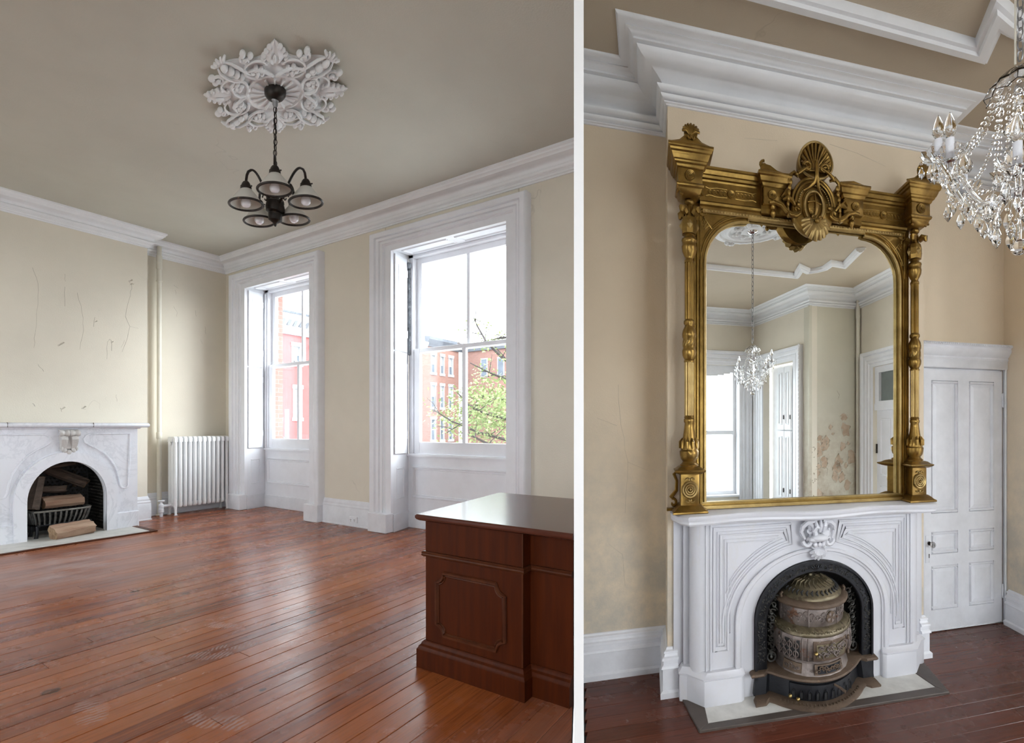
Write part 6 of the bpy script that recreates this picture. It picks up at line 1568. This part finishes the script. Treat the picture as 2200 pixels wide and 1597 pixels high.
mb = MB(T1); mb.box(k1, k0, -.14, -.09, .3, .38).box(k1, k0, -.14, -.09, 2.78, 2.92).box(k1, k1+.07, -.14, -.09, .3, 2.92).box(k0-.07, k0, -.14, -.09, .3, 2.92).box(k1+.07, k0-.07, -.13, -.08, 1.52, 1.60)
obj('sash', mb, M['white'], t, smooth=0)
obj('pane', MB(T1).box(k1+.06, k0-.06, -.12, -.115, .36, 2.80), M['pane'], t, smooth=0)
mb = MB(T1)
for k in range(9): a = PI*k/8; mb.box(k1+(k0-k1)*(k/9), k1+(k0-k1)*((k+1)/9), -.088, -.078, 2.70+.10*(1-sin(PI*(k+.5)/9)), 2.80)
obj('arched_head', mb, M['white'], t, smooth=0)
obj('reveal_jamb', MB(T1).box(k0-.004, k0+.05, -.16, .0, .0, 2.92), M['white'], t)
obj('stool', MB(T1).box(k1, k0, -.10, .05, .27, .31), M['white'], t, bev=.006)
t = thing('window_4', T2((w2a, 0, 0)), 'window recess with tall folded panelled shutters seen in the mirror', kind='structure')
arch3(T2, w2a, w2b_, 2.86, .24, 'casing', t)
mb = MB(T2)
for k in range(40): mb.ball((w2b_+.235, .085, .35+.07*k), (.016, .016, .03), 6, 4)
o = obj('rope_edge', mb, M['white'], t); o['kind'] = 'stuff'
obj('reveal_back', MB(T2).box(w2a, w2b_-.12, -.22, -.18, 0, 2.9), M['whiteold'], t)
for xa, xb in ((w2a+.30, w2a+.50), (w2a+.51, w2a+.70), (w2b_-.12, w2b_-.02)):
    for za, zb in ((.25, 1.60), (1.62, 2.80)):
        o = obj('shutter', MB(T2).box(xa, xb, -.16, -.12, za, zb), M['white'], t, bev=.004)
        if xb-xa > .15: obj('shutter_panel', frame_panel(MB(T2), xa+.045, xb-.045, za+.1, zb-.1, lambda x, z, d: (x, -.12+d, z), .02, .014), M['white'], o)
        obj('hinge', MB(T2).box(xb-.008, xb+.012, -.115, -.105, za+.2, za+.28), M['bronze'], o)
t = thing('door_2', T4((.9, 0, 0)), 'white door with a grey glass transom seen at the right in the mirror', kind='structure')
arch3(T4, .45, 1.32, 2.66, .26, 'casing', t)
mb = MB(T4); mb.box(.45, 1.32, -.10, -.02, 1.95, 2.06).box(.45, .56, -.10, -.03, 2.06, 2.66).box(1.2, 1.32, -.10, -.03, 2.06, 2.66).box(.56, 1.2, -.10, -.03, 2.56, 2.66).box(.56, 1.2, -.10, -.03, 2.06, 2.10)
obj('transom_frame', mb, M['white'], t, smooth=0)
obj('transom_glass', MB(T4).box(.55, 1.21, -.08, -.07, 2.08, 2.58), M['glassdark'], t, smooth=0)
o = obj('door_leaf', MB(T4).box(.46, 1.31, -.10, -.06, .01, 1.952), M['white'], t)
for xa, xb in ((.56, .84), (.94, 1.22)):
    for za, zb in ((.9, 1.82), (.2, .75)): obj('door_panel', frame_panel(MB(T4), xa, xb, za, zb, lambda x, z, d: (x, -.06+d, z), .03, .014), M['white'], o)
obj('hinge', MB(T4).box(.452, .475, -.06, -.045, 1.25, 1.40), M['bronze'], o)
# peeling: curled patches of paint and bare brown plaster on the far wall
M['bare'] = mat('bare_brown_plaster', (.42, .31, .22), .9, 0, .25, 8, .3, 30, c2=(.55, .44, .34))
rr = random.Random(5)
for k in range(24):
    cx_ = rr.uniform(.05, L3-.1); cz_ = rr.choice((rr.uniform(.5, 1.3), rr.uniform(.9, 1.9))); s = rr.uniform(.03, .12); n = 9
    pts = [(cx_+s*rr.uniform(.5, 1.1)*cos(2*PI*j/n), cz_+1.3*s*rr.uniform(.5, 1.1)*sin(2*PI*j/n)) for j in range(n)]
    o = obj('bare_patch', MB(T3).ext(pts, -.004, .003, lambda a, b, h: (a, h, b)), M['bare'], wf, smooth=0)
    mb = MB(T3)
    for j in range(0, n, 2):
        a, b = pts[j], pts[(j+1) % n]; mb.add([(a[0], .003, a[1]), (b[0], .003, b[1]), ((a[0]+b[0])/2+.012, .022, (a[1]+b[1])/2+.02)], [(0, 1, 2)])
    obj('curled_paint', mb, M['peel'], o, smooth=0)
for pts in ([(.03, 2.1), (.05, 1.8), (.0, 1.55), (.06, 1.3)], [(.1, 1.75), (.14, 1.6), (.09, 1.5), (.18, 1.35), (.22, 1.0)], [(.55, 2.3), (.6, 2.22), (.57, 2.15)], [(.3, 1.05), (.36, .95), (.34, .85)]):
    crackpath(pts, .006, 0, T=lambda y, z, d: T3((y, d+.002, z)), parent=wf)
for pts in ([(-.0, 2.2), (-.03, 1.9), (-.02, 1.7), (-.08, 1.4), (-.03, 1.2), (-.05, .8)],):
    crackpath([(L2+a, b) for a, b in pts], .012, 0, T=lambda y, z, d: T2((y, d+.002, z)), parent=wf, m=M['bare'])
t = thing('riser_pipe', T3((L3-.07, .07, 0)), 'cream heating pipe in the far corner seen in the mirror beside peeling plaster', 'pipe')
obj('tube', MB(lambda p: T3((L3-.07+p[0], .07+p[1], p[2]))).lathe([(0, 0), (.03, 0), (.03, HB), (0, HB)], (0, 0), 12), M['pipe'], t)
obj('coupling', MB(lambda p: T3((L3-.07+p[0], .07+p[1], p[2]))).lathe([(0, 3.55), (.036, 3.55), (.036, 3.72), (0, 3.72)], (0, 0), 12), M['pipe'], t)
# ceiling border, far run with its notched corner
def cp2(px, py): f = (HB+OB.z-CAM.z)*1020/(915-py); return Fw(((px-1250)/1020*f, f, 0))[:2]
ring = [cp2(*q) for q in ((1400, 559), (1510, 569), (1712, 590), (1722, 574), (1735, 580), (1757, 577), (1775, 572), (1788, 563), (1815, 568), (1850, 532))]
o = struct('trim_5', MB().sweep(ring, bpx, OB.z+HB, side=-1), M['corn']); o['label'] = 'white moulded ceiling border with a notched corner, seen in the mirror'
# round plaster medallion
t = thing('ceiling_medallion', (c2[0], c2[1], OB.z+HB-.07), 'round white plaster ceiling medallion seen reflected at the top of the gilt mirror', 'ceiling medallion')
zc = OB.z+HB
rings = []
for r, h in ((.44, -.002), (.44, .012), (.42, .022), (.395, .02), (.37, .03), (.355, .014), (.30, .016), (.29, .03), (.27, .036), (.25, .026), (.24, .016), (.13, .018), (.12, .034), (.10, .036), (.05, .036)): rings.append([(c2[0]+r*(1+(.012*cos(32*a) if .36 < r < .43 else 0))*cos(a), c2[1]+r*(1+(.012*cos(32*a) if .36 < r < .43 else 0))*sin(a), zc-h) for a in [2*PI*k/96 for k in range(96)]])
obj('rings', MB().loft(rings), M['plasterw'], t)
for k in range(8):
    a = 2*PI*k/8; mb = MB()
    for j, (r, w_) in enumerate(((.15, .02), (.18, .028), (.215, .024))): mb.ball((c2[0]+r*cos(a), c2[1]+r*sin(a), zc-.03), (w_, w_, .022), 8, 5)
    for e in (-1, 1): mb.ball((c2[0]+.17*cos(a+e*.2), c2[1]+.17*sin(a+e*.2), zc-.026), (.02, .02, .018), 7, 5)
    obj('rosette_leaf', mb, M['plasterw'], t)
for k in range(4):
    a = 2*PI*k/4+.6; mb = MB()
    for j in range(5): mb.ball((c2[0]+(.40+.012*(j % 2))*cos(a+.06*(j-2)), c2[1]+(.40+.012*(j % 2))*sin(a+.06*(j-2)), zc-.035), (.026, .026, .024), 7, 5)
    obj('outer_flower', mb, M['plasterw'], t)
for k in range(2):
    a0_ = .6+k*PI
# magazines on the far side, their edge just showing over the mantel shelf in the glass
# ================================================================ walls behind the viewer, with openings for daylight
def rear(T, L, holes, z0, z1, m, label, name, th=.15):
    mb = MB(T); xs = sorted({0, L}|{h[i] for h in holes for i in (0, 1)}); zs = sorted({z0, z1}|{h[i] for h in holes for i in (2, 3)})
    for a, b in zip(xs[:-1], xs[1:]):
        for c, d in zip(zs[:-1], zs[1:]):
            if not any(h[0] <= a and b <= h[1] and h[2] <= c and d <= h[3] for h in holes): mb.box(a, b, 0, th, c, d)
    o = obj(name, mb, m, smooth=0); o['kind'] = 'structure'; o['label'] = label; return o
def seg(a, b):
    L = math.hypot(b[0]-a[0], b[1]-a[1]); d = ((b[0]-a[0])/L, (b[1]-a[1])/L); n = (d[1], -d[0])
    return (lambda p: (a[0]+d[0]*p[0]+n[0]*p[1], a[1]+d[1]*p[0]+n[1]*p[1], p[2])), L
T_, L_ = seg((-.25, -6.2), (9.0, -6.2)); rear(T_, L_, REAR_A, -.6, HA, M['wall'], 'rear wall of the front parlour behind the viewer', 'wall_rear')
fl_ = Fw((Lc[0], Lc[1], 0))
T_, L_ = seg((9.0, -6.2), (fl_[0], fl_[1])); rear(T_, L_, REAR_B(L_), OB.z, OB.z+HB, M['wallB'], 'window bay wall of the back parlour behind the viewer', 'wall_bay')
